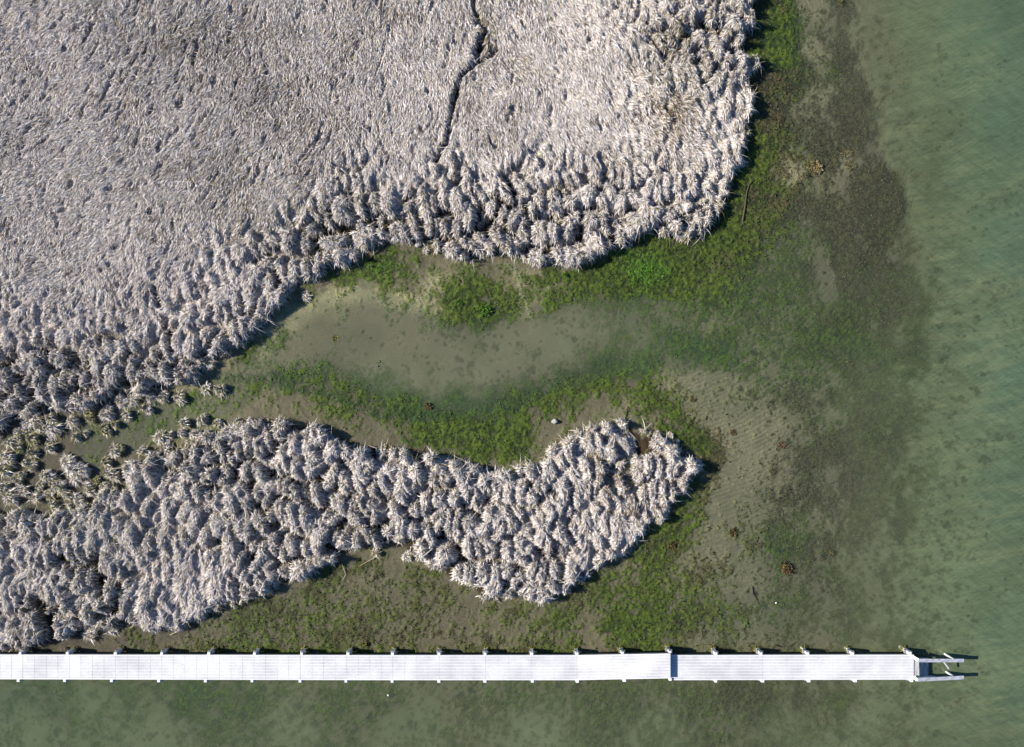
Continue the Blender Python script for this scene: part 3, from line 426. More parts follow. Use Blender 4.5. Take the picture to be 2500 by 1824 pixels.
# light lines of the swell, painted into the water colour as tan streaks
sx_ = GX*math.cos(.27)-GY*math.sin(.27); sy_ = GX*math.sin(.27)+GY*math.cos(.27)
swell_light = fbm(sx_*.16, sy_+14*np.sin(sx_/90), 17, 84, 3)
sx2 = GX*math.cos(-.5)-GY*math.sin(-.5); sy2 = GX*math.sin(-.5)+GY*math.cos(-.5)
ripple_light = fbm(sx2*.22, sy2, 8, 85, 2)
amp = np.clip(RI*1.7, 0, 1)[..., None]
k1 = (sst(.52, .75, swell_light)[..., None])*amp; WC = WC*(1-k1*.26)+lin(116, 118, 84)*k1*.26
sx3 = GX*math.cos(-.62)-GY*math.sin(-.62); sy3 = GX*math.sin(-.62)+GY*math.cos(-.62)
fine_ripple_light = fbm(sx3*.16, sy3, 4.2, 86, 1)
WC = WC*(1+amp*.26*(ripple_light[..., None]-.5)+amp*.30*(swell_light[..., None]-.5)+amp*.22*(fine_ripple_light[..., None]-.5))  # swell and ripple light and shade painted as lighter and darker water tone
TU = TU-.20*np.clip(1-np.abs(TU-.5)/.45, 0, 1)*sst(1500, 1750, GX)
MU = np.clip(TU+((fbm(GX, GY, 90, 82, 3)-.5)*.22+(fbm(GX*.5, GY, 12, 83, 3)-.5)*.14)*sst(.1, .3, TU), 0, .97)
MU = np.clip(MU+.07*sst(1950, 2100, GX)*sst(1, .9, TU), 0, .97)
MU = MU*(1-.42*am*sst(1.0, .93, TU))          # weed stands up into the water, so less silt lies over it
RW = np.clip(.05+RI*1.4, 0, 1)*sst(.1, .5, TU)
sl = (slice(None, None, WS), slice(None, None, WS))
wxx = np.concatenate([X0-ext[::-1], gx[::WS], gx[::WS][-1]+ext]); wyy = np.concatenate([Y0-ext[::-1], gy[::WS], gy[::WS][-1]+ext])
dp = sst(2050, 2250, GX)
wzf = sst(.04, .2, TU)*(0.006*rip*np.clip(RI*1.3, 0, 1)*(1-dp)*sst(1500, 1650, GX)*sst(.75, .45, TU)+dp*.0045*rip2+.0035*rip3*np.clip(RI*2, 0, 1)+.0015*(n3-.5))
wz = extend(wzf[sl].astype(np.float32))
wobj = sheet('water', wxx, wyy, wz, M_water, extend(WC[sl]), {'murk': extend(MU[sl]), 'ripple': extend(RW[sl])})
tag(wobj, kind='structure')

# ------------------------------------------------------------------ marsh grass: thatch + blades
PAL = np.array([lin(240, 229, 220), lin(248, 240, 233), lin(224, 211, 201), lin(250, 245, 239), lin(232, 217, 202)])
STRAW = np.array([lin(190, 172, 132), lin(176, 156, 118), lin(205, 190, 150)])
GREEN = np.array([lin(150, 150, 92), lin(126, 130, 70), lin(168, 168, 108), lin(140, 138, 96)])
BROWN = np.array([lin(120, 100, 82), lin(98, 84, 66), lin(142, 122, 98)])
def strips(p0, p1, p2, wdt, roll, cl, dark=0.8):
    """three-section ribbons from p0 over p1 to the tip p2"""
    d = p2-p0; d[:, 2] = 0; d /= (np.linalg.norm(d, axis=1)[:, None]+1e-6)
    side = np.stack([-d[:, 1], d[:, 0], np.zeros(len(d))], -1)
    sd_ = side*np.cos(roll)[:, None]+np.array([0, 0, 1.0])*np.sin(roll)[:, None]
    hw = sd_*(wdt*.5)[:, None]
    v = np.stack([p0-hw*.7, p0+hw*.7, p1-hw, p1+hw, p2], 1).reshape(-1, 3)
    n = len(p0); b = np.arange(n)[:, None]*5
    q = b+np.array([0, 1, 3, 2]); t_ = b+np.array([2, 3, 4])
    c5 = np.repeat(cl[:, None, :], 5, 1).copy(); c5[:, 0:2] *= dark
    return v, q, t_, c5.reshape(-1, 3)
# patches of brown, thin mat
BRN = [(1625,275,60,45,.9),(1640,120,40,80,.5),(1500,400,60,30,.5),(1480,1160,60,40,.6),(1540,1230,70,45,.6),(700,280,90,120,.4),(480,100,120,60,.45),(560,420,70,90,.35),(330,250,70,120,.3),(620,540,60,60,.3),(930,40,60,40,.3),(800,380,70,50,.25),(1640,340,70,40,.5),(1190,90,25,60,.6),(860,170,60,60,.2),(420,1330,70,60,.3),(1250,190,60,40,.25)]
def brown_at(x, y):
    b = 0
    for cx, cy, sx, sy, a in BRN: b = b+a*np.exp(-((x-cx)/sx)**2-((y-cy)/sy)**2)
    return b+.30*sst(.58, .75, fbm(x, y, 70, 91, 3))
GRN = [(600,480,120,90,.35),(420,60,120,50,.3),(900,60,120,50,.35),(800,520,120,60,.4),(650,1250,200,120,.4),(1000,1250,150,120,.35),(250,1350,120,180,.5),(1640,150,90,120,.6),(1180,60,30,90,.7),(150,900,250,80,.35),(480,1080,200,50,.45),(1830,250,20,250,.5),(180,1480,150,80,.45),(700,560,250,50,.25),(90,1200,200,80,.7),(1400,550,300,60,.15)]
def green_at(x, y):
    b = 0
    for cx, cy, sx, sy, a in GRN: b = b+a*np.exp(-((x-cx)/sx)**2-((y-cy)/sy)**2)
    return b
def marsh(name, sdf, n, label):
    box = (np.where(sdf > 0))
    j0, j1, i0, i1 = box[0].min(), box[0].max(), box[1].min(), box[1].max()
    # thatch: the matted body, a closed skin over the mat
    m = (HS > 0.05) & (sdf > -1)
    jj, ii = np.where(m[:-1, :-1] & m[1:, :-1] & m[:-1, 1:] & m[1:, 1:])
    W = GX.shape[1]
    quad = np.stack([(jj+1)*W+ii, (jj+1)*W+ii+1, jj*W+ii+1, jj*W+ii], -1)
    use, inv = np.unique(quad.ravel(), return_inverse=True); quad = inv.reshape(-1, 4)
    ux = GX.ravel()[use]; uy = GY.ravel()[use]
    tz = np.maximum(HS.ravel()[use]-0.07+.05*(n3.ravel()[use]-.5), 0.03)
    tv_ = np.stack([(ux-1250)*S, (912-uy)*S, tz], -1)
    nn = n2.ravel()[use][:, None]
    tc = (lin(66, 60, 48)*(1-nn)+lin(128, 118, 102)*nn)
    V = [tv_]; Q = [quad]; T = []; CC = [tc]; off = len(tv_)
    # blades
    x = rng.uniform(gx[i0], gx[i1], n*3); y = rng.uniform(gy[j0], gy[j1], n*3)
    h0 = samp(H, x, y); s0 = samp(sdf, x, y)
    ok = (s0 > 1) & (h0 > 0.10) & (x > -255) & (x < 2500) & (y > -255); x = x[ok][:n]; y = y[ok][:n]; h0 = h0[ok][:n]; s0 = s0[ok][:n]
    n = len(x)
    fx = samp(FX, x, y); fy = samp(FY, x, y); gdx = -samp(DX, x, y); gdy = samp(DY, x, y)
    kk = samp(k, x, y)
    da = fbm(x, y, 34, 95, 2)-.5                              # locks combed together
    swirl = da*(1.1+1.7*kk)+rng.normal(0, .24, n)
    c, s = np.cos(swirl), np.sin(swirl); fx, fy = fx*c-fy*s, fx*s+fy*c
    gl_ = np.hypot(gdx, gdy)+1e-5; gw = np.clip(gl_*1.15, 0, 1.5)*(.35+.9*kk)
    dx = fx+gdx/gl_*gw; dy = fy+gdy/gl_*gw; l = np.hypot(dx, dy)+1e-6; dx /= l; dy /= l
    flip = rng.random(n) < 0.04; a = rng.uniform(0, 6.28, n); dx = np.where(flip, np.cos(a), dx); dy = np.where(flip, np.sin(a), dy)
    L = rng.uniform(.22, .58, n)*(1.0-.15*kk); wd = rng.uniform(.012, .030, n)*(1+.2*kk)
    hm = samp(H, x+dx*L*.5/S, y-dy*L*.5/S); ht = samp(H, x+dx*L/S, y-dy*L/S)
    cut = ((hm < .62*h0) | (ht < .55*h0)) & (rng.random(n) < .88); L = np.where(cut, L*.42, L)
    X = (x-1250)*S; Y = (912-y)*S
    z0 = h0-.05+rng.normal(0, .02, n)
    mx_, my_ = x+dx*L*.5/S, y-dy*L*.5/S; tx, ty = x+dx*L/S, y-dy*L/S
    h1 = samp(H, mx_, my_); h2 = samp(H, tx, ty)
    lift = np.abs(rng.normal(.035, .035, n))
    z1 = np.maximum(h1, h0-.30*L)+lift; z2 = np.maximum(h2, h0-.85*L)+rng.normal(.02, .04, n)
    z2 = np.maximum(z2, .04)
    p0 = np.stack([X, Y, z0], -1); p1 = np.stack([X+dx*L*.5, Y+dy*L*.5, z1], -1); p2 = np.stack([X+dx*L, Y+dy*L, z2], -1)
    r = rng.random(n); ci = rng.integers(0, 5, n); cl = PAL[ci].copy()
    lowf = np.clip(1-h0/(EH*.62), 0, 1)
    pb = brown_at(x, y)*.55+.05; pg = green_at(x, y)*.5*(.35+.9*lowf)+lowf*.32+.015+.22*np.clip(1-s0/14, 0, 1)
    pg = pg*(.5+fbm(x, y, 30, 96, 2))
    isb = r < pb; cl[isb] = BROWN[rng.integers(0, 3, isb.sum())]
    isg = (r >= pb) & (r < pb+pg); cl[isg] = GREEN[rng.integers(0, 4, isg.sum())]
    iss = (r > .93-.2*lowf); cl[iss] = STRAW[rng.integers(0, 3, iss.sum())]
    cl *= (rng.uniform(.66, 1.08, n)*(.90+.2*fbm(x, y, 150, 97, 2)))[:, None]
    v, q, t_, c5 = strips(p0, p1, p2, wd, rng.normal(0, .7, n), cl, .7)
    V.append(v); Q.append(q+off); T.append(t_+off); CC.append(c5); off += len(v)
    # long broken stalks thrown over the mat and its rim
    pr = np.where(s0 < 26, 1.0, .10); sel = rng.choice(n, int(n*.0035), replace=False, p=pr/pr.sum()); m_ = len(sel)
    a = rng.uniform(0, 6.28, m_); ex, ey = np.cos(a), np.sin(a); L2 = rng.uniform(.4, 1.0, m_)
    hx, hy = x[sel], y[sel]; e2 = samp(H, hx+ex*L2/S, hy-ey*L2/S); zb = h0[sel]+rng.uniform(.02, .08, m_)
    p0 = np.stack([X[sel], Y[sel], zb], -1); p1 = p0+np.stack([ex*L2*.5, ey*L2*.5, rng.uniform(-.02, .08, m_)], -1)
    p2 = np.stack([X[sel]+ex*L2, Y[sel]+ey*L2, np.maximum(e2+.04, zb-.45*L2)], -1)
    cl = np.concatenate([STRAW, PAL])[rng.integers(0, 8, m_)]*rng.uniform(.8, 1.1, m_)[:, None]
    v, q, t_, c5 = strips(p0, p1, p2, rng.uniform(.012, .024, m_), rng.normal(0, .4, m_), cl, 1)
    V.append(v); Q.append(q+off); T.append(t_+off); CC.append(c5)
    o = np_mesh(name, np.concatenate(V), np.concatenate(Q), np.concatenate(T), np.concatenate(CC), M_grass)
    tag(o, label, 'marsh grass', kind='stuff')
    return o
marsh('marsh_grass', sd_up, 930000, 'wide mat of pale dried marsh grass filling the upper left of the flat')
marsh('marsh_grass', sd_is, 350000, 'lumpy lobe of pale dried marsh grass between the muddy channel and the boardwalk')

# ------------------------------------------------------------------ algae leaflets on the flats
def algae(name, n, select, cols, label, size, up):
    x = rng.uniform(-60, 2560, n*6); y = rng.uniform(-60, 1880, n*6)
    a = samp(am.astype(np.float32), x, y); keep = rng.random(len(x)) < select(x, y)*a; x = x[keep][:n]; y = y[keep][:n]; n = len(x)
    z = samp(Z, x, y); th = rng.uniform(0, 6.28, n); L = rng.uniform(*size, n)
    dx, dy = np.cos(th), np.sin(th); X = (x-1250)*S; Y = (912-y)*S
    p0 = np.stack([X, Y, z-.005], -1); p1 = np.stack([X+dx*L*.5, Y+dy*L*.5, z+rng.uniform(.3, 1, n)*up], -1); p2 = np.stack([X+dx*L, Y+dy*L, z+rng.uniform(-.3, .9, n)*up], -1)
    cl = cols(x, y, n)
    v, q, t_, c5 = strips(p0, p1, p2, L*rng.uniform(.35, .7, n), rng.normal(0, .5, n), cl, .9)
    o = np_mesh(name, v, q, t_, c5, M_weed); tag(o, label, 'algae', kind='stuff'); return o
BRf = BR.astype(np.float32); SDf = sd.astype(np.float32); VIf = viv.astype(np.float32); HUf = HU.astype(np.float32); TUf = TU.astype(np.float32)
out = lambda x, y: (samp(SDf, x, y) < -2)
def gcols(x, y, n):
    c = np.array([lin(28, 50, 18), lin(58, 78, 26), lin(84, 98, 36), lin(42, 66, 28)])[rng.integers(0, 4, n)]
    v = (samp(VIf, x, y)+rng.normal(0, .25, n)) > .85; c[v] = np.array([lin(74, 126, 26), lin(96, 144, 40), lin(58, 98, 24)])[rng.integers(0, 3, v.sum())]
    return c*rng.uniform(.75, 1.15, n)[:, None]
def bcols(x, y, n):
    c = np.array([lin(40, 40, 28), lin(74, 70, 42), lin(32, 36, 26), lin(84, 80, 54)])[rng.integers(0, 4, n)]
    return c*rng.uniform(.7, 1.15, n)[:, None]
algae('green_algae', 120000, lambda x, y: out(x, y)*np.clip(1-samp(BRf, x, y)*1.3, 0, 1)*(.25+.75*np.clip(samp(VIf, x, y), 0, 1)), gcols, 'green algae and sea lettuce carpeting the mud beside the marsh', (.04, .11), .04)
algae('brown_seaweed', 110000, lambda x, y: out(x, y)*np.clip(samp(BRf, x, y)*1.2-.05, 0, 1)*.6, bcols, 'brown and olive weed covering the drowned flat on the right', (.04, .12), .04)

# ------------------------------------------------------------------ lone grass tussocks standing in the mud, each a thing
def tussock_mesh(name, r, h, green, seed, lean=(0.15, -0.25), stretch=1.0, rot=0.0, n=None):
    g = np.random.default_rng(seed); n = n or int(190+1100*r)
    nc_ = int(g.integers(3, 7)); ca_ = g.uniform(0, 6.28, nc_); cr_ = r*g.uniform(.1, .62, nc_); ch_ = g.uniform(.6, 1.15, nc_)
    cx_, cy_ = np.cos(ca_)*cr_, np.sin(ca_)*cr_*stretch; w_ = g.integers(0, nc_, n)
    th = g.uniform(0, 6.28, n); rr = r*.34*np.sqrt(g.random(n))
    bx, by = cx_[w_]+np.cos(th)*rr, cy_[w_]+np.sin(th)*rr
    od = th+g.normal(0, .9, n); L = r*g.uniform(.25, .75, n)*np.where(g.random(n) < .08, 1.7, 1.0)
    hh = h*ch_[w_]*(1-.5*(rr/(r*.34))**2)*g.uniform(.6, 1.1, n)
    dx, dy = np.cos(od)+lean[0], np.sin(od)+lean[1]
    p0 = np.stack([bx*.8, by*.8, np.full(n, -.02)+hh*.4], -1); p1 = np.stack([bx+dx*L*.35, by+dy*L*.35, hh], -1)
    p2 = np.stack([bx+dx*L, by+dy*L, hh*g.uniform(.2, .95, n)], -1)
    cl = PAL[g.integers(0, 5, n)].copy(); isg = g.random(n) < green; cl[isg] = (GREEN*1.0)[g.integers(0, 4, isg.sum())]
    iss = g.random(n) < .22; cl[iss] = STRAW[g.integers(0, 3, iss.sum())]; cl *= g.uniform(.75, 1.08, n)[:, None]
    v, q, t_, c5 = strips(p0, p1, p2, g.uniform(.022, .042, n), g.normal(0, .6, n), cl, .8)
    # root ball
    A, B = np.meshgrid(np.linspace(0, 2*math.pi, 15)[:-1], np.linspace(0, 1, 6))
    wob = 1+.16*np.sin(A*3+seed)+.1*np.cos(A*5+seed*2)
    bxx = np.cos(A)*np.cos(B*1.45)*r*.58*wob; byy = np.sin(A)*np.cos(B*1.45)*r*.58*stretch*wob; bz = np.sin(B*1.5)*h*.5-.04
    bv = np.stack([bxx, byy, bz], -1).reshape(-1, 3); q2 = []
    for j in range(5):
        for i in range(14): q2.append((j*14+i, j*14+(i+1) % 14, (j+1)*14+(i+1) % 14, (j+1)*14+i))
    q2 = np.array(q2); bc = np.tile(lin(84, 78, 52), (len(bv), 1))*(.8+.4*g.random((len(bv), 1)))
    off = len(v); v = np.concatenate([v, bv]); q = np.concatenate([q, q2+off]); c5 = np.concatenate([c5, bc])
    if rot:
        c, s = math.cos(rot), math.sin(rot); v[:, 0], v[:, 1] = v[:, 0]*c-v[:, 1]*s, v[:, 0]*s+v[:, 1]*c
    return np_mesh(name, v, q, t_, c5, M_grass)
# px, py, radius px, greenness, colour word, zone
TU_ = {
 'in the row along the channel upper bank': [(506,891,16,.35),(471,930,10,.4),(498,945,14,.4),(434,970,16,.45),(396,968,14,.15),(368,970,14,.1),(321,981,17,.35),(289,981,16,.1),(366,1001,11,.1),(344,998,13,.7),(308,1015,12,.35),(261,1003,19,.12),(219,1017,15,.8),(535,951,16,.6)],
 'in the loose clumps above the mud pan': [(184,1068,11,.45),(210,1057,9,.4),(166,1031,18,.3),(131,1054,20,.2),(117,1024,17,.5),(76,1024,24,.2),(35,1052,14,.5),(41,1075,13,.5),(79,1068,19,.75),(117,1090,15,.4),(46,1096,12,.7),(253,1049,14,.65),(279,1038,12,.7),(98,1048,13,.4),(20,1078,15,.5),(60,1052,12,.6)],
 'at the left edge beside the mud pan': [(75,1105,15,.75),(16,1109,19,.3),(79,1135,14,.5),(16,1144,22,.5),(112,1158,19,.25),(35,1171,14,.5),(54,1197,15,.35),(25,1212,21,.3),(82,1215,17,.4),(114,1215,16,.6),(60,1128,12,.6),(55,1160,11,.5),(96,1180,13,.35),(8,1188,15,.5),(130,1235,14,.5)],
 'between mud pan and marsh lobe': [(163,1122,24,.12),(185,1152,25,.12),(204,1147,16,.05),(140,1185,21,.4),(215,1193,16,.3),(233,1173,10,.9),(188,1215,15,.2),(275,1160,18,.3),(259,1128,14,.7),(275,1103,16,.35),(294,1090,10,.75),(349,1100,14,.35),(168,1203,13,.5),(250,1190,14,.4)],
 'on the marsh lobe upper fringe': [(393,1068,20,.35),(414,1060,11,.3),(406,1092,14,.2),(449,1035,16,.45),(441,1057,12,.2),(474,1057,15,.1),(493,1024,14,.35),(531,1032,11,.35),(579,1025,8,.2)],
}
words = ['first', 'second', 'third', 'fourth', 'fifth', 'sixth', 'seventh', 'eighth', 'ninth', 'tenth', 'eleventh', 'twelfth', 'thirteenth', 'fourteenth', 'fifteenth', 'sixteenth', 'seventeenth']
sid = 100
for zone, lst in TU_.items():
    lst = sorted(lst)
    for i, (px, py, r, g_) in enumerate(lst):
        sid += 1
        hgt = min(.50, .18+r*.015)
        o = tussock_mesh('grass_tussock', r*S*1.0, hgt, g_, sid, stretch=random.Random(sid).uniform(.85, 1.35), rot=random.Random(sid).uniform(-.5, .5))
        p = P(px, py, hgt*.6); o.location = (p.x, p.y, float(samp(Z, np.array([px*1.0]), np.array([py*1.0]))[0])-.02)
        size = 'large' if r >= 19 else ('small' if r <= 12 else 'medium'); cw = 'yellow-green' if g_ >= .6 else ('green-tinged' if g_ >= .3 else 'pale dry')
        tag(o, f'{size} {cw} grass tussock, {words[i]} from left {zone}', 'grass tussock', 'lone grass tussocks in the muddy channel')
for px, py, r, g_, lab in [(1040,611,8,.2,'tiny pale grass tuft on bare mud beside the white stone'),(742,722,13,.3,'dark ragged tuft at the left tip of the green cove'),
   (995,1358,12,.05,'white star-shaped tuft on green mud under the notch of the marsh lobe'),(918,1348,12,.6,'yellowish tuft lying at the notch under the marsh lobe'),
   (221,1544,17,.15,'pale curled tussock just above the boardwalk shadow near its left end'),(268,1532,16,.1,'pale tussock standing right of the curled one above the boardwalk'),
   (238,1510,16,.6,'green tussock standing above the curled one near the boardwalk'),(1700,1134,13,.25,'straw tuft forming the pointed right tip of the marsh lobe'),(1637,1062,8,.4,'small greenish tuft off the upper right shore of the marsh lobe')]:
    sid += 1
    o = tussock_mesh('grass_tussock', r*S, .12+r*.012, g_, sid); p = P(px, py, .15)
    o.location = (p.x, p.y, float(samp(Z, np.array([px*1.0]), np.array([py*1.0]))[0])-.02)
    tag(o, lab, 'grass tussock', 'lone grass tufts by the shore')

# ------------------------------------------------------------------ stones, sticks, straws, weed clumps
def gz(px, py): return float(samp(Z, np.array([px*1.0]), np.array([py*1.0]))[0])
def rock(px, py, r, lab, name='stone', mat=None, flat=.7, sd_=1):
    bm = bmesh.new(); bmesh.ops.create_icosphere(bm, subdivisions=3, radius=1)
    rr = random.Random(sd_)
    ph = [rr.uniform(0, 6) for _ in range(6)]
    for v in bm.verts:
        c = v.co; f = 1+.16*math.sin(3*c.x+ph[0])*math.cos(2.5*c.y+ph[1])+.10*math.sin(5*c.z+4*c.x+ph[2])+.06*math.sin(9*c.y+7*c.x+ph[3])
        v.co = Vector((c.x*f*1.12, c.y*f*.9, c.z*f*flat))*r
    me = bpy.data.meshes.new(name); bm.to_mesh(me); bm.free(); me.materials.append(mat or M_rock)
    o = bpy.data.objects.new(name, me); col.objects.link(o); p = P(px, py, .1); o.location = (p.x, p.y, gz(px, py)+r*flat*.45)
    tag(o, lab, 'shell' if name == 'shell' else 'stone'); return o
rock(1021, 598, .16, 'rounded white stone on the mud at the head of the cove', sd_=2)
rock(1354, 1029, .15, 'pale jagged stone alone on the mud between cove and marsh lobe', flat=1.0, sd_=3)
rock(1655, 1077, .12, 'grey stone at the upper right shore of the marsh lobe', sd_=4)
rock(162, 1585, .14, 'dark wet stone on the mud just above the boardwalk, left end', mat=M_stick, sd_=5)
rock(947, 1699, .055, 'white shell on the mud under water just below the boardwalk', 'shell', M_shell, .7, 6).location.z = .02
rock(1896, 1473, .05, 'tiny white shell on the drowned flat right of the marsh lobe', 'shell', M_shell, .7, 7).location.z = .03
def tube(pts, r0, r1, name, mat, parent=None, seg=7):
    bm = bmesh.new(); rings = []
    n = len(pts)
    for i, p in enumerate(pts):
        p = Vector(p); d = (Vector(pts[min(i+1, n-1)])-Vector(pts[max(i-1, 0)])).normalized()
        u = d.cross(Vector((0, 0, 1)));  u = u.normalized() if u.length > .01 else Vector((1, 0, 0)); v = d.cross(u)
        r = r0+(r1-r0)*i/(n-1)
        rings.append([bm.verts.new(p+(u*math.cos(a)+v*math.sin(a))*r) for a in [2*math.pi*j/seg for j in range(seg)]])
    for a, b in zip(rings[:-1], rings[1:]):
        for j in range(seg): bm.faces.new((a[j], a[(j+1) % seg], b[(j+1) % seg], b[j]))
    bm.faces.new(rings[0][::-1]); bm.faces.new(rings[-1])
    me = bpy.data.meshes.new(name); bm.to_mesh(me); bm.free(); me.materials.append(mat)
    o = bpy.data.objects.new(name, me); col.objects.link(o); o.parent = parent; return o
def stick(pts, r0, r1, lab, name='stick', mat=None, cat='stick', z=.04):
    P3 = [P(x, y, 0)+Vector((0, 0, max(gz(x, y), -.05)+z)) for x, y in pts]
    return tag(tube(P3, r0, r1, name, mat or M_stick), lab, cat)
stick([(1812,540),(1818,505),(1822,470),(1828,452),(1838,440)], .05, .02, 'dark waterlogged stick lying upright in the picture right of the marsh corner')
stick([(1890,1575),(1908,1580),(1925,1577),(1940,1568)], .035, .02, 'curved dark stick just above the right half of the boardwalk', z=.07)
stick([(1836,1432),(1838,1448),(1846,1462),(1852,1478)], .035, .015, 'crooked dark twig on the rippled flat', z=.05)
stick([(1532,992),(1528,1012),(1525,1022)], .03, .02, 'short dark twig on the mud above the marsh lobe')
stick([(930,1352),(905,1366),(880,1380)], .02, .012, 'thin pale reed lying on the green mud below the marsh lobe', 'reed_stalk', M_straw, 'reed')
stick([(836,1374),(845,1400),(838,1415)], .02, .012, 'thin bent reed lying off the notch of the marsh lobe', 'reed_stalk', M_straw, 'reed')
stick([(418,1548),(440,1538),(468,1528)], .022, .012, 'straw-coloured reed stem poking out of the lobe above the boardwalk', 'reed_stalk', M_straw, 'reed', .1)
stick([(22,1594),(40,1575),(60,1560)], .022, .012, 'straight reed stem in the lower left corner of the marsh', 'reed_stalk', M_straw, 'reed', .1)
stick([(12,1084),(35,1072),(58,1060)], .022, .012, 'long bleached reed stem across the clumps at the left edge', 'reed_stalk', M_straw, 'reed', .25)
stick([(113,995),(118,1010),(121,1026)], .02, .012, 'upright bleached reed stem between marsh and loose clumps', 'reed_stalk', M_straw, 'reed', .3)
stick([(1108,1110),(1130,1122),(1160,1142)], .02, .01, 'bleached reed stem over the upper edge of the marsh lobe', 'reed_stalk', M_straw, 'reed', .2)
stick([(900,636),(918,618),(938,606),(948,594)], .035, .02, 'green-brown twig beside the marsh at the head of the cove')
stick([(1150,655),(1170,650),(1182,645)], .02, .012, 'dark twig on the mud strip below the marsh clumps')
stick([(1022,1128),(1028,1100),(1040,1075)], .03, .01, 'dark upright stalk sticking out of the upper edge of the marsh lobe', z=.1)

def clump(px, py, r, cols, lab, hgt=.1, n=90, name='seaweed_clump', elong=1.0, rot=0.0, sd_=1):
    g = np.random.default_rng(sd_*7+3); th = g.uniform(0, 6.28, n); rr = r*np.sqrt(g.random(n))*.8
    bx, by = np.cos(th)*rr, np.sin(th)*rr*elong; od = g.uniform(0, 6.28, n); L = r*g.uniform(.3, .7, n)
    h = hgt*(1-.7*(rr/r)**2)
    p0 = np.stack([bx, by, h*.3-.03], -1); p1 = np.stack([bx+np.cos(od)*L*.5, by+np.sin(od)*L*.5, h*g.uniform(.7, 1.2, n)], -1); p2 = np.stack([bx+np.cos(od)*L, by+np.sin(od)*L, h*g.uniform(.2, .9, n)], -1)
    c = np.array(cols)[g.integers(0, len(cols), n)]*g.uniform(.7, 1.2, n)[:, None]
    v, q, t_, c5 = strips(p0, p1, p2, L*g.uniform(.25, .5, n), g.normal(0, .7, n), c, .9)
    cc, s = math.cos(rot), math.sin(rot); v[:, 0], v[:, 1] = v[:, 0]*cc-v[:, 1]*s, v[:, 0]*s+v[:, 1]*cc
    o = np_mesh(name, v, q, t_, c5, M_weed); p = P(px, py, 0); z = gz(px, py); o.location = (p.x, p.y, z if z > -.1 else -.1+.3*(z+.1))
    return tag(o, lab, 'seaweed', 'loose weed clumps on the flats')
OR = [lin(104, 84, 54), lin(86, 72, 46), lin(120, 98, 68)]; BRc = [lin(86, 70, 38), lin(66, 56, 34), lin(108, 90, 50)]
GB = [lin(74, 112, 26), lin(92, 130, 36), lin(54, 84, 22)]; YG = [lin(120, 118, 44), lin(96, 100, 36), lin(140, 132, 56)]
clump(1046, 992, .24, OR, 'orange-brown weed ball in the shallow green edge of the pool', .16, sd_=1)
clump(1922, 1386, .32, BRc, 'largest dark amber weed clump on the lower right drowned flat', .2, 150, elong=1.7, rot=.5, sd_=2)
clump(925, 888, .34, [lin(40, 80, 40), lin(60, 90, 30), lin(110, 112, 50)], 'dark green weed clump alone in the middle of the pool', .12, 110, elong=.7, rot=-.5, sd_=3)
clump(817, 824, .22, YG, 'small olive weed clump in the left part of the pool', .1, sd_=4)
clump(1185, 758, .34, GB, 'vivid green leafy algae clump on the upper bank of the pool', .14, 140, sd_=5)
clump(1122, 738, .18, GB, 'smaller vivid green algae clump left of the larger one on the pool bank', .12, 70, sd_=6)
clump(1378, 672, .16, GB, 'vivid green algae clump below the marsh clumps above the bank', .12, 60, sd_=7)
clump(1788, 1056, .2, OR, 'ochre weed clump on the upper rippled flat', .1, sd_=8)
clump(1640, 1332, .24, BRc, 'brown weed clump on mud off the lower right marsh lobe', .12, sd_=9)
clump(1790, 1300, .26, BRc, 'brown weed clump on the rippled flat right of the marsh lobe', .12, sd_=10)
clump(1910, 1088, .3, OR, 'flat ochre weed clump on the palest rippled sand', .1, 90, elong=.6, rot=-.4, sd_=11)
clump(1984, 1366, .14, BRc, 'small brown weed clump, left one of the trio', .1, 50, sd_=12)
clump(2010, 1364, .14, BRc, 'small brown weed clump, middle one of the trio', .1, 50, sd_=13)
clump(2032, 1350, .2, BRc, 'brown weed clump, right one of the trio', .12, 70, sd_=14)
clump(1950, 1452, .16, YG, 'yellowish forked weed strand above the boardwalk', .1, 40, elong=2.0, rot=.4, sd_=15)
clump(2201, 25, .16, YG, 'yellow-brown weed tuft breaking the open water at the top', .22, 60, elong=1.8, sd_=16)
clump(2053, 4, .16, YG, 'yellow-brown weed tuft cut by the top edge of the picture', .22, 60, elong=1.8, sd_=17)
clump(2318, 69, .10, OR, 'small brown weed tuft in the green water at the top', .22, 40, sd_=18)
clump(2398, 74, .09, BRc, 'thin dark weed strand in the green water near the top right corner', .22, 26, elong=2.6, rot=.3, sd_=19)
clump(1590, 585, .14, YG, 'yellow tuft on the mud at the bottom corner of the upper marsh', .1, 50, sd_=20)
clump(890, 1571, .2, [lin(120, 110, 30), lin(80, 80, 30)], 'yellow-olive weed clump just above the boardwalk middle', .1, 70, elong=.5, sd_=21)
clump(1690, 975, .16, OR, 'rusty weed clump at the left rim of the rippled sand', .08, 50, sd_=22)
clump(2230, 830, .1, BRc, 'small dark weed speck near the deep water', .1, 30, sd_=23)
clump(2075, 885, .24, BRc, 'brown angular weed clump in the drowned weed bed', .12, 60, elong=1.6, rot=.3, sd_=24)
for dpx, dpy, q in [(1990, 408, 0), (2068, 372, 1), (2078, 402, 2)]:
    clump(dpx, dpy, .42 if q == 0 else .34, [lin(112, 100, 62), lin(92, 82, 48), lin(132, 118, 80)], ['straw-coloured weed patch on the dark weed bed, lowest left of three', 'straw-coloured weed patch on the dark weed bed, topmost of three', 'straw-coloured weed patch on the dark weed bed, right of three'][q], .1, 160, elong=.8, sd_=30+q)

